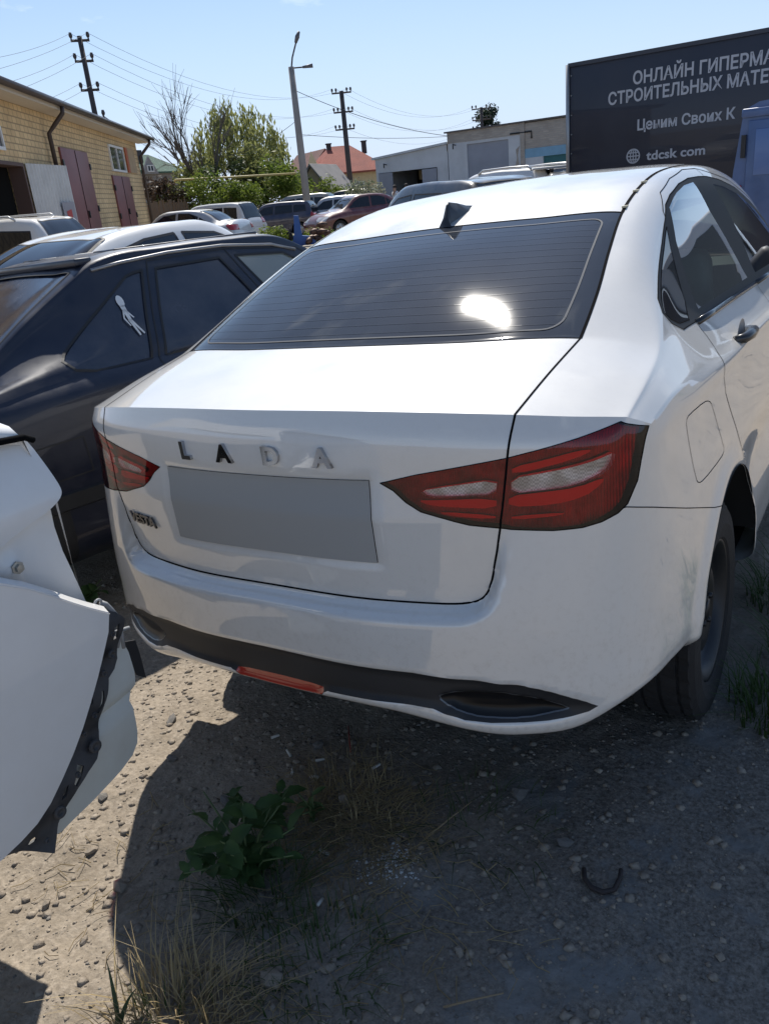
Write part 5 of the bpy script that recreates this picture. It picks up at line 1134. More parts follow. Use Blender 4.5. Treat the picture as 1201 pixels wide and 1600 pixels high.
def tile_mat(name, c, c2, sc=9):
    m = mat(name, c, .8, var=.3, vscale=.7, dark=c2); nt = m.node_tree; b = nt.nodes['Principled BSDF']; t = nt.nodes.new('ShaderNodeTexCoord'); w = nt.nodes.new('ShaderNodeTexWave'); w.inputs['Scale'].default_value = sc; w.bands_direction = 'X'
    bp = nt.nodes.new('ShaderNodeBump'); bp.inputs['Strength'].default_value = .5; bp.inputs['Distance'].default_value = .05; nt.links.new(t.outputs['Object'], w.inputs['Vector']); nt.links.new(w.outputs['Fac'], bp.inputs['Height']); nt.links.new(bp.outputs['Normal'], b.inputs['Normal']); return m
def fr(px0, d0, px1, d1): a, b = place(px0, d0), place(px1, d1); return (a.x, a.y), (b.x, b.y), (b-a).length
A, B, w = fr(236, 72, 292, 76); h, rf = gable_house('green_roof_house', 'grey house with a dark green metal roof beyond the brick garage', A, B, w, 6, 4.6, 6.1, mat('house_grey', (.30, .28, .27), .9, var=.2), tile_mat('green_metal', (.055, .13, .085), (.04, .09, .06), 12), True, .5)
q = MB(); q.box((1.3, 1.4, 4.9), (2.1, 2.2, 6.4)); q.build('chimney', mat('chimney_dark', (.05, .045, .05), .8), h); q = MB(); q.prism([(-.9, 4.45), (1.2, 4.45), (.15, 5.75)], .12, Matrix(((1,0,0,0),(0,0,1,-.62),(0,1,0,0),(0,0,0,1)))); q.build('gable', MATS['house_grey'], h); window(h, -.25, .55, 4.6, 5.1, -.64, WPAINT, PANE)
A, B, w = fr(508, 61, 600, 62); h, rf = gable_house('red_roof_house', 'cream house with a large red tiled roof behind the parked cars', A, B, w, 7, 2.95, 4.75, mat('house_cream', (.66, .54, .33), .9, var=.15), tile_mat('red_tiles', (.36, .095, .06), (.26, .07, .05)), True, .5, hip=1.4, wins=((.6, 1.3, 1.2, 2.3), (2.2, 2.9, 1.2, 2.3)))
for x in (1.3, 3.95): q = MB(); q.box((x-.15, 3.0, 4.2), (x+.15, 3.35, 5.0)); q.box((x-.2, 2.95, 5.0), (x+.2, 3.4, 5.08)); q.build('chimney', MATS['chimney_dark'], h)
A, B, w = fr(486, 66, 540, 67); gable_house('back_house', 'brown roofed house half hidden left of the red roof', A, B, w, 6, 3.3, 4.75, mat('house_tan', (.42, .34, .24), .9), tile_mat('brown_tiles', (.20, .09, .07), (.15, .07, .06)), False, .4)
A, B, w = fr(470, 50, 513, 49.5); h, rf = gable_house('gabled_shed', 'small tan shed with a slate gable roof behind the lamp post', A, B, w, 5, 2.1, 3.2, mat('shed_tan', (.50, .40, .26), .9, var=.15), tile_mat('slate', (.28, .26, .25), (.22, .21, .20)), False, .3)
pbox('shed_door', (.75, -.05, -.1), (1.45, -.002, 1.75), mat('brown_door', (.16, .09, .06), .6), h)
A, B, w = fr(440, 53, 478, 52); gable_house('slate_roof_shed', 'low shed with a pale slate roof right of the willow', A, B, w, 4, 1.9, 3.0, MATS['shed_tan'], MATS['slate'], True, .3)
# ---------------------------------------------------------------- box truck, blue van, poles, wires, people
TRK = mat('truck_navy', (.014, .018, .034), .38, coat=.3, dust=.22, vscale=.8, dustc=(.10, .10, .12)); TLET = mat('truck_lettering', (.52, .53, .56), .6); ALU = mat('aluminium_edge', (.40, .41, .42), .45, metal=.6)
tk = at_frame(empty('box_truck'), frame_at((-4.0, 13.52), (-.76, 13.27))); tag(tk, 'dark box truck with pale Cyrillic lettering on its side, at the right', 'truck')
bx = pbox('cargo_box', (0, 0, .95), (6.4, 2.4, 3.17), TRK, tk, .03)
q = MB(); q.tube([(-.012, -.012, .97), (-.012, -.012, 3.17)], .035, 6); q.build('corner_post', ALU, tk); q = MB(); q.box((.0, -.025, 3.13), (6.4, -.002, 3.19)); q.build('top_rail', TRK, tk); pbox('bottom_rail', (0, -.02, .93), (6.4, .05, 1.0), ALU, tk)
for z in (1.3, 2.0, 2.7): pbox('door_hinge', (-.06, .05, z), (-.015, .12, z+.16), STEEL_BLK, tk)
for k in range(7):
    q = MB(); q.lathe([(.0005, 0), (.014, .0), (.012, .01)], 8, Matrix.Translation((.05, -.002, 1.2 + k*.3)) @ Matrix.Rotation(math.pi/2, 4, 'X')); q.build('rivet', ALU, bx)
pbox('chassis', (.2, .5, .55), (7.2, 1.9, .93), UNDER, tk)
q = MB(); q.bbox((6.55, .1, .6), (8.3, 2.3, 2.6), .12); q.build('cab', mat('cab_white', (.6, .6, .6), .4, coat=.6), tk); q = MB(); q.box((7.0, .08, 1.65), (7.9, .12, 2.3)); q.build('cab_window', CAR_GLASS, tk)
tmt, wmt = wheel_meshes(.42, .25, .25, seg=36); tmt.materials.append(RUBBER); wmt.materials.append(STEEL_BLK)
for x in (1.3, 7.3):
    for y in (.35, 2.05):
        o = link('wheel', wmt, STEEL_BLK, tk); o.location = (x, y, .42); o.rotation_euler = (0, 0, RAD(-90 if y < 1 else 90)); link('tyre', tmt, RUBBER, o)
def truck_text(body, x, z, cap, width, name='lettering'):
    m = text_mesh(body, cap / .70, .001, cap*.035, 'LEFT'); xs = [v.co.x for v in m.vertices]; k = width / (max(xs)-min(xs)); x0 = min(xs)
    for v in m.vertices: c = v.co.copy(); v.co = Vector((x + (c.x-x0)*k, -.006 - c.z, z + c.y))
    link(name, m, TLET, bx)
truck_text('ОНЛАЙН ГИПЕРМАРКЕТ', 1.11, 2.725, .175, 2.66); truck_text('СТРОИТЕЛЬНЫХ МАТЕРИАЛОВ', .70, 2.475, .175, 3.36); truck_text('Ценим Своих К', 1.20, 2.04, .150, 1.52); truck_text('tdcsk com', 1.36, 1.575, .135, .94)
gl = MB(); c = Vector((1.14, -.006, 1.655)); R_ = .105
def flat_ring(pts, w):
    for i in range(len(pts)-1):
        a, b = pts[i], pts[i+1]; d = (b-a).normalized(); s = Vector((-d.z, 0, d.x))*w/2; gl.add([a+s, b+s, b-s, a-s], [(0, 1, 2, 3)])
circ = lambda rx, rz, a0=0, a1=360, n=24: [c + Vector((rx*math.cos(RAD(a0+(a1-a0)*i/n)), 0, rz*math.sin(RAD(a0+(a1-a0)*i/n)))) for i in range(n+1)]
flat_ring(circ(R_, R_), .022); flat_ring(circ(R_*.45, R_), .016); flat_ring([c+Vector((0, 0, -R_)), c+Vector((0, 0, R_))], .016)
for z in (-.5, 0, .5): flat_ring([c+Vector((-R_*math.sqrt(1-z*z), 0, R_*z)), c+Vector((R_*math.sqrt(1-z*z), 0, R_*z))], .016)
gl.build('globe_emblem', TLET, bx, fix=False)
# blue van
VB = mat('van_blue', (.085, .15, .33), .40, coat=.25, var=.3, vscale=2); vn = at_frame(empty('blue_van'), Matrix.Translation(place(1143, 11.3)) @ Matrix.Rotation(RAD(-4), 4, 'Z')); tag(vn, 'blue panel van at the right edge, in front of the truck', 'van')
q = MB(); rows = []; prof = [(0, .35), (0, 1.0), (.02, 1.35), (.09, 1.95), (.15, 2.04), (.26, 2.09), (.95, 2.13)]
for y in (0, .04, 4.4, 4.9, 5.2): rows.append([(x, y, z if y < 4.5 else min(z, 1.2 if y > 5 else 1.7)) for x, z in prof] + [(1.9-x, y, z if y < 4.5 else min(z, 1.2 if y > 5 else 1.7)) for x, z in prof[::-1]])
k = 14; q.add([p for r in rows for p in r], [(i*k+j, i*k+j+1, (i+1)*k+j+1, (i+1)*k+j) for i in range(4) for j in range(k-1)], False); q.add(rows[0], [tuple(range(k))]); q.add(rows[-1], [tuple(range(k))]); q.build('body', VB, vn)
for x0, x1 in ((.16, .92), (.98, 1.74)):
    d = pbox('rear_door', (x0, -.022, .55), (x1, .0, 1.90), VB, vn, .03)
    pbox('door_panel', (x0+.09, -.034, 1.30), (x1-.07, -.0225, 1.80), mat('van_blue_panel', (.10, .18, .40), .35, coat=.3), d, .02)
pbox('roof_cap', (.08, -.04, 1.93), (1.82, .0, 2.03), VB, vn, .03)
for s in (0, 1):
    pbox('tail_lamp', (.03 if s == 0 else 1.77, -.03, .85), (.13 if s == 0 else 1.87, .0, 1.2), LAMP_RED, vn, .01); pbox('hinge', (.10 if s == 0 else 1.76, -.05, 1.5), (.15 if s == 0 else 1.81, -.02, 1.75), BLACK_PL, vn)
pbox('bumper', (.02, -.10, .38), (1.88, .0, .52), BLACK_PL, vn, .03)
tmv, wmv = wheel_meshes(.33, .2, .2, seg=36); tmv.materials.append(RUBBER); wmv.materials.append(STEEL_BLK)
for x in (.12, 1.78):
    for y in (1.0, 4.2): add_wheel(vn, (x, y, .33), tmv, wmv, 1 if x > 1 else -1, RUBBER, STEEL_BLK)
# poles and wires
CONC = mat('concrete_pole', (.34, .32, .30), .9, var=.2, vscale=2); PWOOD = mat('dark_pole', (.07, .06, .06), .8, var=.2, vscale=3); INS = mat('insulator', (.06, .05, .05), .3); WIRE = mat('wire', (.05, .05, .055), .6)
def pole(px, dist, h, r0, r1, m, label, arms=(), lamp=False, name='utility_pole', lean=0, arm_dir=None):
    p = place(px, dist); o = empty(name, p); tag(o, label, 'pole'); q = MB(); q.tube([(0, 0, -.3), (lean*.5, 0, h*.5), (lean, 0, h)], [r0, (r0+r1)/2, r1], 10); q.build('post', m, o); d = hdir(px); e = Vector((-d.y, d.x, 0)) * -1; e = arm_dir or e; pts = []
    for z, w in arms:
        a = Vector((lean*z/h, 0, z)); q = MB(); q.tube([a - e*w, a + e*w], .05, 6); am = q.build('crossarm', m, o)
        for t in (-.95, -.55, .55, .95) if w > .5 else (-.9, .9):
            b = a + e*w*t; q = MB(); q.tube([b, b + Vector((0, 0, .10))], .03, 6); q.tube([b + Vector((0, 0, .10)), b + Vector((0, 0, .17)), b + Vector((0, 0, .28))], [.05, .075, .05], 8); q.build('insulator', INS, am); pts.append(p + b + Vector((0, 0, .25)))
    if lamp:
        q = MB(); q.tube([(lean, 0, h-.1), Vector((lean, 0, h+.35)) + e*.1, Vector((lean, 0, h+.95)) + e*.35], .035, 6); q.tube([Vector((lean, 0, h-.05)), Vector((lean, 0, h-.05)) + e*.55], .03, 6); ar = q.build('lamp_arm', PWOOD, o)
        q = MB(); L0 = Vector((lean, 0, h+.9)) + e*.32; q.tube([L0, L0 + e*.10 + Vector((0, 0, .22)), L0 + e*.2 + Vector((0, 0, .42))], [.06, .10, .05], 8); q.build('lamp_head', mat('lamp_head_grey', (.12, .12, .13), .4), ar)
        q = MB(); q.tube([Vector((lean, 0, h-.05)) + e*.5, Vector((lean, 0, h-.02)) + e*.95], [.05, .09], 8); q.build('lamp_head', MATS['lamp_head_grey'], ar)
    return o, pts
pA, A_ = pole(181, 37, 8.05, .13, .09, PWOOD, 'dark utility pole with insulators above the brick garage roof', arms=((7.9, .35), (7.2, .35), (6.2, .35), (5.2, .35)))
pB, B_ = pole(479, 40, 6.9, .19, .13, CONC, 'concrete lamp post behind the parked cars', arms=(), lamp=True, name='lamp_post')
pC, C_ = pole(549, 57, 7.6, .20, .14, PWOOD, 'dark pole with three crossarms in front of the red roof', arms=((7.5, .62), (6.4, .62), (5.4, .62)))
pD, D_ = pole(756, 72, 7.0, .16, .12, PWOOD, 'far pole with short crossarms beyond the tall garage', arms=((6.9, .75), (6.1, .75), (5.4, .75)))
def wire(a, b, sag, r=.006):
    q = MB(); q.tube([Vector(a).lerp(Vector(b), t) - Vector((0, 0, sag*4*t*(1-t))) for t in np.linspace(0, 1, 17)], r, 4, cap=False); o = q.build('overhead_wire', WIRE, fix=False); return o
WL = []
left = [spot(-60, 98 + k*24, 26) for k in range(6)]
for k in range(6): tag(wire(A_[min(k, len(A_)-1)], left[k], .15), 'thin overhead wire running left from the pole above the brick garage', 'wire', 'wires left of the garage pole')
for k, j in ((0, 0), (1, 3), (2, 4), (3, 7), (4, 8), (5, 11)): tag(wire(A_[k], C_[j], 1.3), 'thin overhead wire sagging between the garage pole and the crossarm pole', 'wire', 'wires between the two dark poles')
for j in (1, 2, 5, 6, 9): tag(wire(C_[j], D_[j], 1.2), 'thin overhead wire running from the crossarm pole to the far pole', 'wire', 'wires towards the far pole')
pBt = pB.location + Vector((0, 0, 6.0)); tag(wire(pBt, spot(705, 213, 44), .3, .014), 'dark cable from the lamp post to the corner of the tall garage', 'wire')
tag(wire(pB.location + Vector((0, 0, 4.2)), spot(702, 213, 44.2), .12, .013), 'lower cable from the lamp post to the tall garage', 'wire'); tag(wire(spot(160, 180, 36.5), spot(300, 238, 42), .3, .014), 'dark cable dropping from the garage pole towards the willow', 'wire'); tag(wire(pB.location + Vector((0, 0, 4.8)), spot(300, 246, 42), .5, .011), 'cable from the lamp post past the willow', 'wire')
# people by the open garage
def person(px, dist, rz, h, shirt, trousers, hair, label, pose):
    p = place(px, dist); o = empty('person', p, rz); tag(o, label, 'person', 'people by the open garage')
    J = dict(pel=(0, 0, .52), ch=(0, .01, .72), nk=(0, .01, .83), hd=(0, .02, .90), tp=(0, .015, .975), ls=(-.105, 0, .80), rs=(.105, 0, .80), le=(-.14, .0, .645), re=(.14, 0, .645), lw=(-.13, .05, .52), rw=(.13, .05, .52), lh=(-.125, .07, .475), rh=(.125, .07, .475), lp=(-.05, 0, .50), rp=(.05, 0, .50), lk=(-.06, .01, .28), rk=(.055, .0, .28), la=(-.065, -.01, .05), ra=(.06, -.015, .05), lt=(-.075, .09, .02), rt=(.07, .08, .02))
    J.update(pose); rad = dict(pel=.085, ch=.085, nk=.035, hd=.055, tp=.045, ls=.042, rs=.042, le=.028, re=.028, lw=.020, rw=.020, lh=.022, rh=.022, lp=.060, rp=.060, lk=.038, rk=.038, la=.025, ra=.025, lt=.022, rt=.022)
    E = [('pel', 'ch'), ('ch', 'nk'), ('nk', 'hd'), ('hd', 'tp'), ('ch', 'ls'), ('ch', 'rs'), ('ls', 'le'), ('rs', 're'), ('le', 'lw'), ('re', 'rw'), ('lw', 'lh'), ('rw', 'rh'), ('pel', 'lp'), ('pel', 'rp'), ('lp', 'lk'), ('rp', 'rk'), ('lk', 'la'), ('rk', 'ra'), ('la', 'lt'), ('ra', 'rt')]
    def skin(name, keep, m, grow):
        ks = [k for k in J if k in keep]; me = bpy.data.meshes.new(name); me.from_pydata([Vector(J[k])*h for k in ks], [(ks.index(a), ks.index(b)) for a, b in E if a in keep and b in keep], [])
        ob = bpy.data.objects.new(name, me); COL.objects.link(ob); md = ob.modifiers.new('skin', 'SKIN'); md.use_smooth_shade = True; ob.modifiers.new('sub', 'SUBSURF').levels = 1
        for k, v in zip(ks, me.skin_vertices[0].data): v.radius = (rad[k]*h*grow,)*2; v.use_root = (k == ks[0])
        bpy.context.view_layer.update(); m2 = bpy.data.meshes.new_from_object(ob.evaluated_get(bpy.context.evaluated_depsgraph_get())); bpy.data.objects.remove(ob); m2.materials.clear(); return link(name, m2, m, o)
    skin('body', set(J), mat('skin_tone', (.42, .26, .19), .6), 1); skin('shirt', {'pel', 'ch', 'ls', 'rs', 'le', 're'}, shirt, 1.16); skin('trousers', {'pel', 'lp', 'rp', 'lk', 'rk', 'la', 'ra'}, trousers, 1.18)
    q = MB(); q.lathe([(.0005, .06), (.03, .055), (.052, .03), (.058, 0), (.052, -.02)], 12, Matrix.Translation(Vector(J['hd'])*h + Vector((0, -.012*h, .05*h))) @ Matrix.Scale(h, 4)); q.build('hair', hair, o)
HAIR = mat('dark_hair', (.03, .022, .018), .7); JEANS = mat('dark_trousers', (.03, .035, .05), .8)
person(617, 43.0, RAD(150), 1.72, mat('white_shirt', (.62, .66, .72), .8), JEANS, HAIR, 'person in a white shirt standing at the open garage gate', {})
person(635, 43.6, RAD(200), 1.74, mat('grey_jacket', (.16, .15, .15), .8), JEANS, HAIR, 'person in dark clothes standing inside the open garage gate', dict(re=(.15, .05, .66), rw=(.09, .14, .62), rh=(.06, .16, .63)))
# ---------------------------------------------------------------- trees, shrubs, fence, scrap
random.seed(4)
def leaf_mat(name, c, c2, tr=.3):
    if name in MATS: return MATS[name]
    m = bpy.data.materials.new(name); m.use_nodes = True; nt = m.node_tree; b = nt.nodes['Principled BSDF']; L = nt.links.new
    t = nt.nodes.new('ShaderNodeTexCoord'); n = nt.nodes.new('ShaderNodeTexNoise'); n.inputs['Scale'].default_value = 1.1; n.inputs['Detail'].default_value = 4; n2 = nt.nodes.new('ShaderNodeTexWhiteNoise'); L(t.outputs['Object'], n.inputs['Vector'])
    r = nt.nodes.new('ShaderNodeMapRange'); r.inputs[1].default_value = .35; r.inputs[2].default_value = .65; mx_ = nt.nodes.new('ShaderNodeMix'); mx_.data_type = 'RGBA'; mx_.inputs[6].default_value = (*c, 1); mx_.inputs[7].default_value = (*c2, 1)
    L(n.outputs['Fac'], r.inputs[0]); L(r.outputs[0], mx_.inputs[0]); L(mx_.outputs[2], b.inputs['Base Color']); b.inputs['Roughness'].default_value = .55; b.inputs['Specular IOR Level'].default_value = .3
    tl = nt.nodes.new('ShaderNodeBsdfTranslucent'); L(mx_.outputs[2], tl.inputs[0]); mi = nt.nodes.new('ShaderNodeMixShader'); mi.inputs[0].default_value = tr; o = nt.nodes['Material Output']; L(b.outputs[0], mi.inputs[1]); L(tl.outputs[0], mi.inputs[2]); L(mi.outputs[0], o.inputs[0]); MATS[name] = m; return m
BARK = mat('bark', (.12, .095, .07), .9, var=.3, vscale=4)
def leaves(mb, pts, size, down=None):
    for p in pts:
        s = size * random.uniform(.6, 1.3); a = Vector((random.gauss(0, 1), random.gauss(0, 1), random.gauss(0, .6))).normalized(); b = a.orthogonal().normalized(); b.rotate(Matrix.Rotation(random.uniform(0, 6.28), 3, a))
        if down is not None: a = (down + a*.35).normalized(); b = a.orthogonal().normalized(); b.rotate(Matrix.Rotation(random.uniform(0, 6.28), 3, a))
        mb.add([p - a*s, p + b*s*.42, p + a*s, p - b*s*.42], [(0, 1, 2, 3)])
def branch(mb, p, d, L, r, depth, tips, spread=.6, n=3, droop=0):
    pts = [p.copy()]; q = p.copy(); dd = d.copy()
    for k in range(4):
        dd = (dd + Vector((random.gauss(0, .10), random.gauss(0, .10), random.gauss(0, .06) - droop))).normalized(); q = q + dd*L/4; pts.append(q.copy())
    mb.tube(pts, [r*(1-.45*k/4) for k in range(5)], 5 if depth < 2 else 7, cap=False); tips.append((pts, depth))
    if depth > 0:
        for k in range(n):
            t = random.uniform(.45, 1.0); b = pts[min(4, int(t*4))]; e = (dd + Vector((random.gauss(0, spread), random.gauss(0, spread), random.gauss(0, spread*.7)))).normalized(); branch(mb, b, e, L*random.uniform(.5, .75), r*.5, depth-1, tips, spread, n, droop)
def crown_tree(name, label, p, h, rx, rz, cz, nleaf, ls, m, clumps=22, seed=1, cat='tree', trunk_r=.14, group=None):
    random.seed(seed); o = empty(name, p); tag(o, label, cat, group); t = MB(); tips = []; branch(t, Vector((0, 0, -.1)), Vector((random.gauss(0, .05), 0, 1)), cz*.8, trunk_r, 2, tips, .4, 3); t.build('trunk', BARK, o, fix=False); cr = MB(); cs = []
    for k in range(clumps):
        u = Vector((random.gauss(0, 1), random.gauss(0, 1), random.gauss(0, 1))).normalized() * random.uniform(.35, 1.0); cs.append((Vector((u.x*rx, u.y*rx, cz + u.z*rz)), random.uniform(.28, .5)))
    for k in range(nleaf):
        c, s = random.choice(cs); q = Vector((random.gauss(0, 1), random.gauss(0, 1), random.gauss(0, .8))).normalized() * (random.random()**.45) * s * (rx+rz)*.5; leaves(cr, [c+q], ls)
    cr.build('crown', m, o, fix=False); return o
LF1 = leaf_mat('willow_leaf', (.30, .31, .11), (.17, .19, .07), .5); LF2 = leaf_mat('shrub_leaf', (.20, .25, .04), (.09, .14, .025), .45); LF3 = leaf_mat('dark_leaf', (.06, .085, .03), (.03, .05, .022), .35); LF4 = leaf_mat('dry_brush', (.12, .08, .05), (.08, .055, .04)); LF5 = leaf_mat('pine_needles', (.03, .05, .03), (.02, .035, .022))
# willow
wp = place(380, 51); o = empty('willow_tree', wp); tag(o, 'bushy willow with hanging branches left of the lamp post', 'tree'); t = MB(); tips = []; random.seed(11)
branch(t, Vector((0, 0, -.2)), Vector((0, 0, 1)), 3.2, .28, 3, tips, .5, 4); t.build('trunk', BARK, o, fix=False); cr = MB()
for k in range(430):
    a = random.uniform(0, 6.28); rr = random.random()**.6*2.7; ztop = 6.25 - 1.0*(rr/2.8)**2*2.1 + .5*math.sin(3*a+1) + random.gauss(0, .35); b = Vector((rr*math.cos(a) + .35*math.sin(a*2), rr*math.sin(a), ztop)); L_ = random.uniform(.7, 2.6)*(.6+.5*rr/2.8); n = int(L_/.14); out = Vector((math.cos(a), math.sin(a), 0))
    for i in range(n): t_ = i/n; leaves(cr, [b + out*(.35*t_*(1-t_)*2) + Vector((random.gauss(0, .06), random.gauss(0, .06), -L_*t_))], .15, Vector((0, 0, -1)))
cr.build('crown', LF1, o, fix=False)
# leafless tree
o = empty('bare_tree', place(330, 47)); tag(o, 'leafless tree with thin branches left of the willow', 'tree'); random.seed(23); t = MB(); tips = []
for d0 in ((-.34, -.22, 1), (-.16, -.1, 1), (.10, .07, 1), (-.26, -.05, .95)): branch(t, Vector((0, 0, 1.2)), (Vector(d0)).normalized(), 3.9, .08, 3, tips, .26, 4)
t.tube([(0, 0, -.2), (0, 0, 1.3)], [.2, .13], 8); t.build('trunk', mat('bare_wood', (.10, .085, .075), .9), o, fix=False)
S = [('shrub', 'bright green bush in front of the willow', 348, 43, 1.9, 1.0, 2.0, LF2, 3600, .10), ('shrub', 'bushy yellow-green shrub left of the lamp post', 440, 45, 1.9, 1.3, 2.0, LF2, 3400, .11), ('shrub', 'dark green shrub under the left of the willow', 303, 47, 1.6, 1.5, 2.0, LF1, 2600, .13), ('shrub', 'olive green shrub right of the willow trunk', 412, 48, 2.2, 1.7, 2.8, LF1, 3600, .13), ('shrub', 'dark shrub right under the willow crown', 375, 46.5, 1.9, 1.5, 2.3, LF3, 2800, .13), ('shrub', 'tall light green shrub between the willow and the slate shed', 462, 50, 1.5, 1.2, 2.2, LF1, 2000, .12),
     ('shrub', 'brown dry brush by the green roofed house', 255, 47, 1.6, 1.1, 2.3, LF4, 2800, .11), ('shrub', 'small green bush right of the shed', 522, 48, .9, .9, 1.6, LF2, 1100, .09), ('shrub', 'pale flowering bush beside the low garage', 572, 43.5, 1.1, .7, 1.6, leaf_mat('pale_leaf', (.34, .34, .27), (.18, .22, .11)), 1300, .08), ('shrub', 'low weeds beside the scrap heap', 422, 29.0, .75, .35, .35, LF2, 1100, .06), ('shrub', 'green weeds right of the scrap heap', 497, 30, .7, .25, .22, LF2, 900, .05)]
for i, (nm, lb, px, ds, rx, rz, cz, m, nl, ls) in enumerate(S): crown_tree(nm, lb, place(px, ds), cz+rz, rx, rz, cz, nl, ls, m, clumps=16, seed=40+i, cat='shrub', trunk_r=.04)
crown_tree('pine_tree', 'dark pointed tree beyond the tall garage', place(768, 88), 8, 1.35, 2.0, 6.0, 3200, .16, LF5, 18, 71, trunk_r=.18)
# wooden fence and railings, yellow gas pipe
FW = mat('old_boards', (.20, .135, .085), .9, var=.3, vscale=3); a, b = place(231, 38.5), place(296, 42); fe = at_frame(empty('board_fence'), frame_at((a.x, a.y), (b.x, b.y))); tag(fe, 'old brown board fence beside the brick garage corner', 'fence'); L_ = (b-a).length; pm = MB(); pm.box((0, 0, 0), (.125, .025, 1.95)); pmesh = pm.mesh('plank'); pmesh.materials.append(FW); random.seed(3)
for k in range(int(L_/.135)):
    q = link('plank', pmesh, FW, fe); q.location = (k*.135, random.uniform(-.012, .012), random.uniform(-.1, .08)); q.rotation_euler = (0, random.gauss(0, .012), 0)
pbox('rail', (0, .03, .45), (L_, .08, .55), FW, fe); pbox('rail', (0, .03, 1.45), (L_, .08, 1.55), FW, fe)
a, b = place(296, 42), place(470, 44.5); rl = at_frame(empty('railing_fence'), frame_at((a.x, a.y), (b.x, b.y))); tag(rl, 'dark metal railing in front of the shrubs', 'fence'); L_ = (b-a).length; IR = mat('dark_iron', (.03, .032, .03), .6); pm = MB(); pm.tube([(0, 0, 0), (0, 0, 1.25)], .016, 5); bar = pm.mesh('bar'); bar.materials.append(IR)
for k in range(int(L_/.16)): q = link('bar', bar, IR, rl); q.location = (k*.16, 0, 0)
for z in (.2, 1.15): q = MB(); q.tube([(0, 0, z), (L_, 0, z)], .025, 5); q.build('rail', IR, rl)
q = MB(); q.tube([spot(272, 283, 42.5), spot(276, 281, 42.5), spot(360, 277, 43), spot(462, 271, 43.5)], .05, 6); tag(q.build('gas_pipe', mat('gas_yellow', (.45, .36, .14), .6)), 'thin yellow gas pipe on posts above the shrubs', 'pipe')
a, b = place(513, 52), place(600, 50); gf = at_frame(empty('grey_fence'), frame_at((a.x, a.y), (b.x, b.y))); tag(gf, 'grey metal sheet fence in front of the red roofed house', 'fence'); L_ = (b-a).length; corrugated('sheet', 0, L_, 0, 1.55, 0, mat('fence_sheet', (.24, .25, .27), .6), gf, .25, .03)
for k in range(5): pbox('post', (k*L_/4-.04, -.06, 0), (k*L_/4+.04, -.005, 1.7), IR, gf)
# scrap heap with a blue part
sp = empty('scrap_heap', place(463, 29.0)); tag(sp, 'heap of scrap car parts with a bright blue panel, between the weeds', 'scrap'); random.seed(8); BLU = mat('blue_plastic', (.02, .10, .36), .4); d = hdir(463); e = Vector((d.y, -d.x, 0))
q = MB(); q.prism([(-.42, 0), (.45, 0), (.50, .12), (.28, .30), (.05, .34), (.0, .98), (-.16, 1.0), (-.22, .38), (-.45, .18)], .35, Matrix(((e.x, 0, d.x, 0), (e.y, 0, d.y, 0), (0, 1, 0, 0), (0, 0, 0, 1)))); q.build('blue_panel', BLU, sp)
for k in range(9):
    q = MB(); c = e*random.uniform(.2, 1.0) + d*random.uniform(-.2, .3) + Vector((0, 0, random.uniform(.15, .7))); v = Vector((random.gauss(0, 1), random.gauss(0, 1), random.gauss(0, .6))).normalized()*random.uniform(.15, .35); q.tube([c-v, c, c+v], [.07, .11, .06], 8); q.build('metal_part', mat('rusty_metal', (.14, .08, .055), .6, metal=.4, var=.4, vscale=9), sp)
tms, wms = wheel_meshes(.29, .18, .19, seg=36); tms.materials.append(RUBBER); wms.materials.append(STEEL_BLK); o = link('wheel', wms, STEEL_BLK, sp); o.location = e*-.55 + Vector((0, 0, .35)); o.rotation_euler = (0, RAD(20), math.atan2(d.y, d.x)+RAD(150)); link('tyre', tms, RUBBER, o)
# concrete slabs of the track
CS = mat('track_slab', (.40, .36, .30), .9, var=.25, vscale=2)
for k, (px, ds) in enumerate(((425, 22), (468, 25), (505, 29))):
    p = place(px, ds); q = MB(); q.bbox((-1.5, -.75, -.08), (1.5, .75, .035), .02); s_ = q.build('track_slab', CS); s_.location = p; s_.rotation_euler = (0, 0, RAD(35)); struct(s_)
# ---------------------------------------------------------------- what lies and grows on the dirt
random.seed(17); rs = np.random.RandomState(5)
def rock_template(seed):
    r = np.random.RandomState(seed); bm = bmesh.new(); bmesh.ops.create_icosphere(bm, subdivisions=1, radius=1)
    V = np.array([v.co[:] for v in bm.verts]); V *= (1 + .28*(r.rand(len(V), 1)-.5)*2); V *= np.array([1, r.uniform(.6, .95), r.uniform(.45, .75)]); bm.verts.index_update(); F = np.array([[v.index for v in f.verts] for f in bm.faces]); bm.free()
    return V, F
def octa(seed):
    r = np.random.RandomState(seed); V = np.array([(1,0,0),(-1,0,0),(0,1,0),(0,-1,0),(0,0,1),(0,0,-1),(.6,.6,.5),(-.6,.5,.5)], float)*(.7+.6*r.rand(8, 1)); V[:, 2] *= .55
    return V, np.array([(6,4,0),(6,0,2),(6,2,4),(7,4,2),(7,2,1),(7,1,4),(4,3,0),(4,1,3),(5,2,0),(5,1,2),(5,0,3),(5,3,1)])
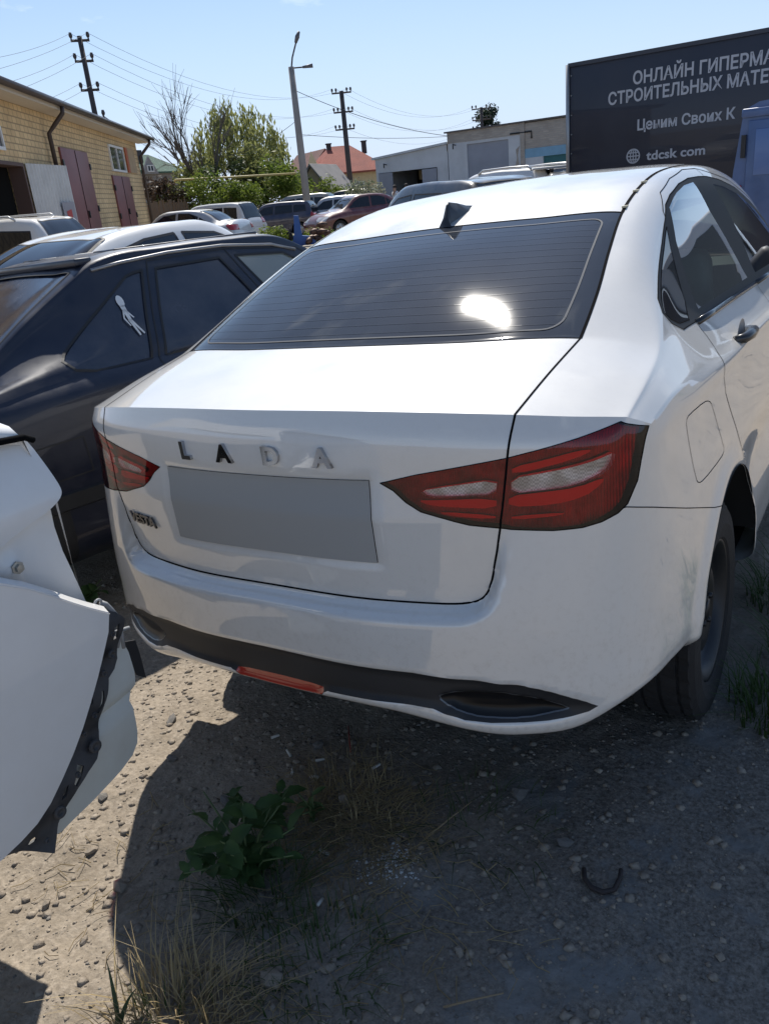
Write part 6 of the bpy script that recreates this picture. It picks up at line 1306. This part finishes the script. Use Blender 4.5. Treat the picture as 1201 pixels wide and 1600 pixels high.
def pebbles(name, n, region, smin, smax, material, label, dens=None, tem=None):
    T = tem or [octa(k) for k in range(8)]; Vs = []; Fs = []; off = 0; cnt = 0
    while cnt < n:
        x = rs.uniform(region[0], region[1]); y = rs.uniform(region[2], region[3])
        if dens and rs.rand() > dens(x, y): continue
        s = smin * (smax/smin) ** (rs.rand()**3.4); V, F = T[rs.randint(len(T))]; a = rs.uniform(0, 6.28); ca, sa = math.cos(a), math.sin(a); W = V*s; Rm = np.array([[ca, -sa, 0], [sa, ca, 0], [0, 0, 1]]); W = W @ Rm.T + np.array([x, y, gz(x, y) + s*.02]); Vs.append(W); Fs.append(F+off); off += len(V); cnt += 1
    V = np.concatenate(Vs); F = np.concatenate(Fs); m = bpy.data.meshes.new(name); m.vertices.add(len(V)); m.vertices.foreach_set('co', V.ravel()); m.loops.add(F.size); m.loops.foreach_set('vertex_index', F.ravel()); m.polygons.add(len(F)); m.polygons.foreach_set('loop_start', np.arange(0, F.size, 3)); m.update(calc_edges=True); m.validate()
    return stuff(link(name, m, material), label, 'gravel')
def stone_mat(name, a, b):
    m = mat(name, a, .9, var=.4, vscale=38, dark=b, bump=.3, bscale=160, detail=2); return m
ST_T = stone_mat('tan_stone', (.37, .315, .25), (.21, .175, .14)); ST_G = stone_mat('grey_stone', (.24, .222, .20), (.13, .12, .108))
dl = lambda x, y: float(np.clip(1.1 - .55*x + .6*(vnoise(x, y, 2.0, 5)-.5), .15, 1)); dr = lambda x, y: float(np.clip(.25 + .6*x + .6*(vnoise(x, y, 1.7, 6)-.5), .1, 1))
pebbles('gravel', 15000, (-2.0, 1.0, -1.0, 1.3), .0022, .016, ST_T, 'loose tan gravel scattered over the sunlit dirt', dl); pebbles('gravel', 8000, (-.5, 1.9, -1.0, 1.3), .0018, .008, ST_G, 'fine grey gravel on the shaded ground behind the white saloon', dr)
pebbles('gravel', 1600, (-4, 4, 1.2, 9), .006, .03, ST_T, 'coarse stones strewn further back in the yard')
big = [(.189,-.375,.034),(-.30,.02,.022),(-.42,-.13,.020),(.10,-.29,.018),(.28,-.30,.020),(.62,.22,.020),(.52,-.15,.015),(.40,-.20,.014),(-.52,-.28,.018),(-.60,.10,.020),(-.35,-.33,.024),(-.20,.33,.020),(.02,.15,.026),(-.75,.25,.022),(-.48,-.45,.015),(-.66,-.12,.016),(-.30,-.48,.014),(1.15,.15,.018),(1.05,-.18,.014),(.45,.35,.024)]
RT = []
for k in range(4):
    V, F = rock_template(90+k); m_ = bpy.data.meshes.new('stone'); m_.from_pydata([tuple(v) for v in V], [], [tuple(f) for f in F]); m_.materials.append(ST_G if k % 2 else ST_T); RT.append(m_)
for k, (x, y, s) in enumerate(big):
    o = link('stone', RT[k % 4]); o.location = (x, y, gz(x, y) + s*.2); o.scale = (s, s, s); o.rotation_euler = (rs.uniform(-.3, .3), rs.uniform(-.3, .3), rs.uniform(0, 6.28)); tag(o, 'loose stone lying on the ground behind the white saloon', 'stone', 'stones on the ground')
# thin remains of concrete
def patch(name, cx, cy, r, m, th=.012):
    q = MB(); n = 34; ring = []
    for k in range(n):
        a = 2*math.pi*k/n; rr = r*(1 + .35*(float(vnoise(math.cos(a)*2.2+cx*7, math.sin(a)*2.2+cy*5, 1.3, 6))-.5)*2 + .10*math.sin(7*a+cx)); ring.append((cx + rr*math.cos(a)*1.35, cy + rr*math.sin(a)))
    vs = []
    for f, dz in ((0, th), (.5, th), (.93, th), (1.0, -.004)):
        for x, y in ring: X, Y = cx + (x-cx)*max(f, .02), cy + (y-cy)*max(f, .02); vs.append((X, Y, ground_z(X, Y) - .012 + dz + .006*(float(vnoise(X, Y, 12, 2))-.5)))
    q.add(vs, [(i*n+k, i*n+(k+1) % n, (i+1)*n+(k+1) % n, (i+1)*n+k) for i in range(3) for k in range(n)] + [tuple(range(n))], True); return struct(q.build(name, m))
CP2 = mat('worn_dusty_concrete', (.27, .24, .205), .9, var=.4, vscale=9, bump=.5, bscale=60); CP = mat('worn_concrete', (.27, .25, .225), .9, var=.35, vscale=11, bump=.4, bscale=70)
patch('concrete_patch', 1.02, -.02, .17, CP, .005); patch('concrete_patch', 1.18, .27, .12, CP, .004); patch('concrete_patch', .92, -.30, .11, CP, .004)
# bent iron rod
q = MB(); q.tube([(.690, .150, gz(.69, .15)+.012), (.700, .125, gz(.7, .125)+.009), (.722, .106, gz(.722, .106)+.009), (.748, .105, gz(.748, .105)+.009), (.768, .122, gz(.768, .122)+.010), (.772, .150, gz(.772, .15)+.016), (.768, .172, gz(.768, .172)+.022)], [.0055, .006, .0065, .0065, .006, .0055, .005], 8); tag(q.build('bent_rod', mat('rusted_rod', (.035, .026, .024), .7)), 'bent dark iron rod lying on the grey ground at lower right', 'rod')
# white crumbs
pebbles('white_crumbs', 420, (.14, .36, -.08, .10), .0015, .006, mat('white_crumb', (.62, .62, .60), .8), 'spill of white crumbs in the shaded dirt', lambda x, y: math.exp(-((x-.25)/.06)**2-((y-.0)/.05)**2))
# cigarette ends
CB = mat('cigarette_paper', (.66, .63, .56), .8); bmesh_ = MB(); bmesh_.tube([(-.014, 0, 0), (.014, 0, 0)], .0042, 7); bm_ = bmesh_.mesh('cigarette_end'); bm_.materials.append(CB)
for x, y in ((-.193,.191),(-.356,.313),(-.12,.20),(-.15,.27),(.03,.30),(-.05,.10),(.16,-.16),(-.26,.26),(.08,-.03),(.36,-.42)):
    o = link('cigarette_end', bm_); o.location = (x, y, gz(x, y)+.007); o.rotation_euler = (0, rs.uniform(-.3, .3), rs.uniform(0, 3.1)); tag(o, 'discarded cigarette end on the shaded dirt', 'cigarette', 'cigarette ends')
# broad-leaved weed
def leaf_mesh(name, L=1.0, W=.62, lobes=True):
    q = MB(); n = 7; vs = []; fs = []
    for i in range(n+1):
        t = i/n; w = W*math.sin(math.pi*min(1, t*.95+.05))**.8*(1-.35*t)*(1 + (.22 if lobes and i % 2 else 0)); z = .18*math.sin(t*2.6) - .10*t; vs += [(t*L, -w/2, z+.06*w), (t*L, 0, z-.03), (t*L, w/2, z+.06*w)]
    for i in range(n): fs += [(i*3, i*3+3, i*3+4, i*3+1), (i*3+1, i*3+4, i*3+5, i*3+2)]
    q.add(vs, fs, True); return q.mesh(name)
WG = leaf_mat('weed_green', (.078, .14, .045), (.048, .095, .030), .35); WG2 = leaf_mat('weed_pale', (.14, .20, .075), (.09, .14, .05), .35); ST_S = mat('weed_stem', (.10, .14, .05), .7); LM = leaf_mesh('leaf'); LM.materials.append(WG); LM2 = leaf_mesh('leaf', 1, .40, False); LM2.materials.append(WG2)
def weed(x, y, h, n, spread, label, ls=.05, seed=1, mesh=None):
    r = random.Random(seed); z0 = gz(x, y); o = empty('weed_plant', (x, y, z0)); tag(o, label, 'plant'); q = []
    for k in range(max(4, n//9)):
        a = r.uniform(0, 6.28); s = r.uniform(.2, 1)*spread; top = Vector((math.cos(a)*s, math.sin(a)*s, h*r.uniform(.45, 1.0))); mid = Vector((top.x*.35, top.y*.35, top.z*.6)); st = MB(); st.tube([(0, 0, -.005), mid, top], [.004, .003, .0018], 5); st.build('stem', ST_S, o, fix=False); q.append((mid, top))
    for k in range(n):
        m, t = r.choice(q); u = r.uniform(.05, 1.0); p = (Vector((0, 0, 0)).lerp(m, u*2) if u < .5 else m.lerp(t, (u-.5)*2)); lf = link('leaf', mesh or LM, None, o); s = ls*r.uniform(.55, 1.25); lf.location = p; lf.scale = (s, s, s); lf.rotation_euler = (r.gauss(0, .35), r.uniform(-.5, .35), r.uniform(0, 6.28))
    return o
weed(-.05, -.17, .22, 120, .17, 'broad-leaved green weed growing in the shade behind the white saloon', .058, 3); weed(-.13, .0, .13, 34, .10, 'small broad-leaved weed beside the larger green weed', .045, 5); weed(-.02, .06, .10, 18, .07, 'pale silvery weed sprig behind the broad-leaved weed', .038, 6, LM2)
weed(-1.70, .55, .30, 50, .22, 'green weed growing between the dark hatchback and the damaged car', .09, 8); weed(-1.35, .95, .22, 40, .2, 'green weed in the gap left of the white saloon', .08, 9)
# grass: tufts of curved blades
def tuft(x, y, n, h, spread, m, label, seed, lean=.5, w=.003, cat='grass', name='grass_tuft'):
    r = random.Random(seed); z0 = gz(x, y); q = MB()
    for k in range(n):
        a = r.uniform(0, 6.28); b = r.random()**.5*spread; bx_, by_ = x + math.cos(a)*b, y + math.sin(a)*b; zb = gz(bx_, by_); L = h*r.uniform(.4, 1.1); d = Vector((math.cos(a + r.gauss(0, .9)), math.sin(a + r.gauss(0, .9)), 0)); le = r.uniform(.1, lean*2); pts = []
        for i in range(5): t = i/4; pts.append(Vector((bx_, by_, zb-.004)) + d*L*le*t*t + Vector((0, 0, L*(t - le*.35*t*t))))
        sd = Vector((-d.y, d.x, 0)); vs = []
        for i, p in enumerate(pts): ww = w*(1 - i/4*.85)*r.uniform(.8, 1.2); vs += [p - sd*ww, p + sd*ww]
        q.add([v - Vector((x, y, z0)) for v in vs], [(2*i, 2*i+1, 2*i+3, 2*i+2) for i in range(4)])
    o = q.build(name, m, fix=False); o.location = (x, y, z0); stuff(o, label, cat); return o
DRY = leaf_mat('dry_straw', (.46, .36, .19), (.30, .22, .12), .25); GRS = leaf_mat('grass_green', (.07, .115, .03), (.045, .08, .02), .3)
tuft(.04, -.53, 260, .15, .13, DRY, 'pale dry grass tuft at the bottom edge', 1, .6, .0016); tuft(.12, -.52, 150, .10, .12, DRY, 'dry grass beside the pale tuft at the bottom', 2, .8, .0015); tuft(.06, -.55, 60, .07, .10, GRS, 'short green grass inside the dry tuft', 3, .5, .002)
tuft(.10, .08, 420, .07, .20, DRY, 'flattened dry straw in the shade under the rear bumper', 4, 1.4, .0014); tuft(.0, .16, 180, .09, .18, DRY, 'thin dry stalks under the rear bumper', 5, 1.2, .0013); tuft(.02, -.20, 220, .12, .12, GRS, 'green grass blades around the broad-leaved weed', 6, .7, .0016); tuft(.26, -.30, 320, .06, .16, GRS, 'short dark grass in the middle of the shaded ground', 7, .8, .0016); tuft(.40, .20, 120, .07, .20, GRS, 'short dark grass below the rear bumper', 10, .9, .0016)
for k, (x, y, n, h, s) in enumerate(((1.02, .95, 260, .16, .16), (1.12, 1.30, 300, .20, .2), (1.0, 1.65, 260, .18, .2), (1.25, 1.05, 200, .12, .2), (1.30, 1.6, 220, .15, .2))): tuft(x, y, n, h, s, GRS, ('dark green grass beside the rear wheel, nearest clump', 'dark green grass beside the rear wheel, middle clump', 'green grass further along the side of the white saloon', 'short green grass right of the rear wheel', 'short green grass by the right edge')[k], 20+k, .6, .003)
weed(1.10, 1.15, .16, 60, .18, 'leafy weed in the grass beside the rear wheel', .06, 31)
# straw lying flat
def straw(x, y, n, rx, ry, label, seed):
    r = random.Random(seed); q = MB(); z0 = gz(x, y)
    for k in range(n):
        cx, cy = x + r.gauss(0, rx), y + r.gauss(0, ry); a = r.uniform(0, 6.28); L = r.uniform(.03, .10); b = r.gauss(0, .5); p0 = Vector((cx, cy, gz(cx, cy) + r.uniform(.003, .016))); d0 = Vector((math.cos(a), math.sin(a), 0)); d1 = Vector((math.cos(a+b), math.sin(a+b), r.uniform(-.05, .10))); w = r.uniform(.0007, .0014)
        pts = [p0, p0 + d0*L*.5, p0 + d0*L*.5 + d1*L*.5]; q.tube([v - Vector((x, y, z0)) for v in pts], w, 3, cap=False)
    o = q.build('dry_straw', DRY, fix=False); o.location = (x, y, z0); stuff(o, label, 'straw')
straw(.08, .10, 420, .11, .09, 'brown dry straw scattered under the rear bumper', 51); straw(.15, -.48, 160, .10, .07, 'dry straw around the pale grass tuft', 52); straw(.30, -.10, 160, .16, .14, 'scattered straw on the shaded ground', 53); straw(-.35, -.35, 60, .15, .14, 'few bits of straw on the sunlit dirt', 54)
# two long sword leaves
bl = empty('sword_leaf_plant', (-.035, -.60, gz(-.035, -.60))); tag(bl, 'young plant with long upright sword leaves at the bottom edge', 'plant'); SW = leaf_mat('sword_leaf', (.075, .11, .055), (.05, .08, .04), .2)
for (dx, dy, h, w) in ((-.035, .035, .155, .0055), (.05, .03, .13, .0052), (.02, -.01, .07, .005), (.075, -.02, .06, .0045)):
    q = MB(); vs = []
    for i in range(7): t = i/6; c = Vector((dx*t*(.5+.5*t), dy*t, h*t*(1-.12*t))); ww = w*(1-t**2.2)+.0004; vs += [c + Vector((-ww*.8, -ww*.5, .002)), c, c + Vector((ww*.8, ww*.5, .002))]
    q.add(vs, [(i*3+j, i*3+j+1, i*3+j+4, i*3+j+3) for i in range(6) for j in range(2)], True); q.build('leaf', SW, bl, fix=False)
# thin twigs
for k, (x, y, a, L, m_) in enumerate(((-.08, .33, 2.2, .10, 'red'), (.55, -.28, .6, .12, 'dry'), (.30, .10, 1.2, .16, 'dry'))):
    q = MB(); q.tube([(0, 0, 0), (L*.5*math.cos(a), L*.5*math.sin(a), .012), (L*math.cos(a), L*math.sin(a), .02)], [.0025, .0022, .0015], 5); o = q.build('twig', mat('red_twig', (.25, .03, .02), .6) if m_ == 'red' else mat('dry_twig', (.30, .22, .13), .8)); o.location = (x, y, gz(x, y)+.006); tag(o, ('thin red stick under the rear bumper', 'dry twig right of the dark grass', 'dry twig near the white crumbs')[k], 'twig')
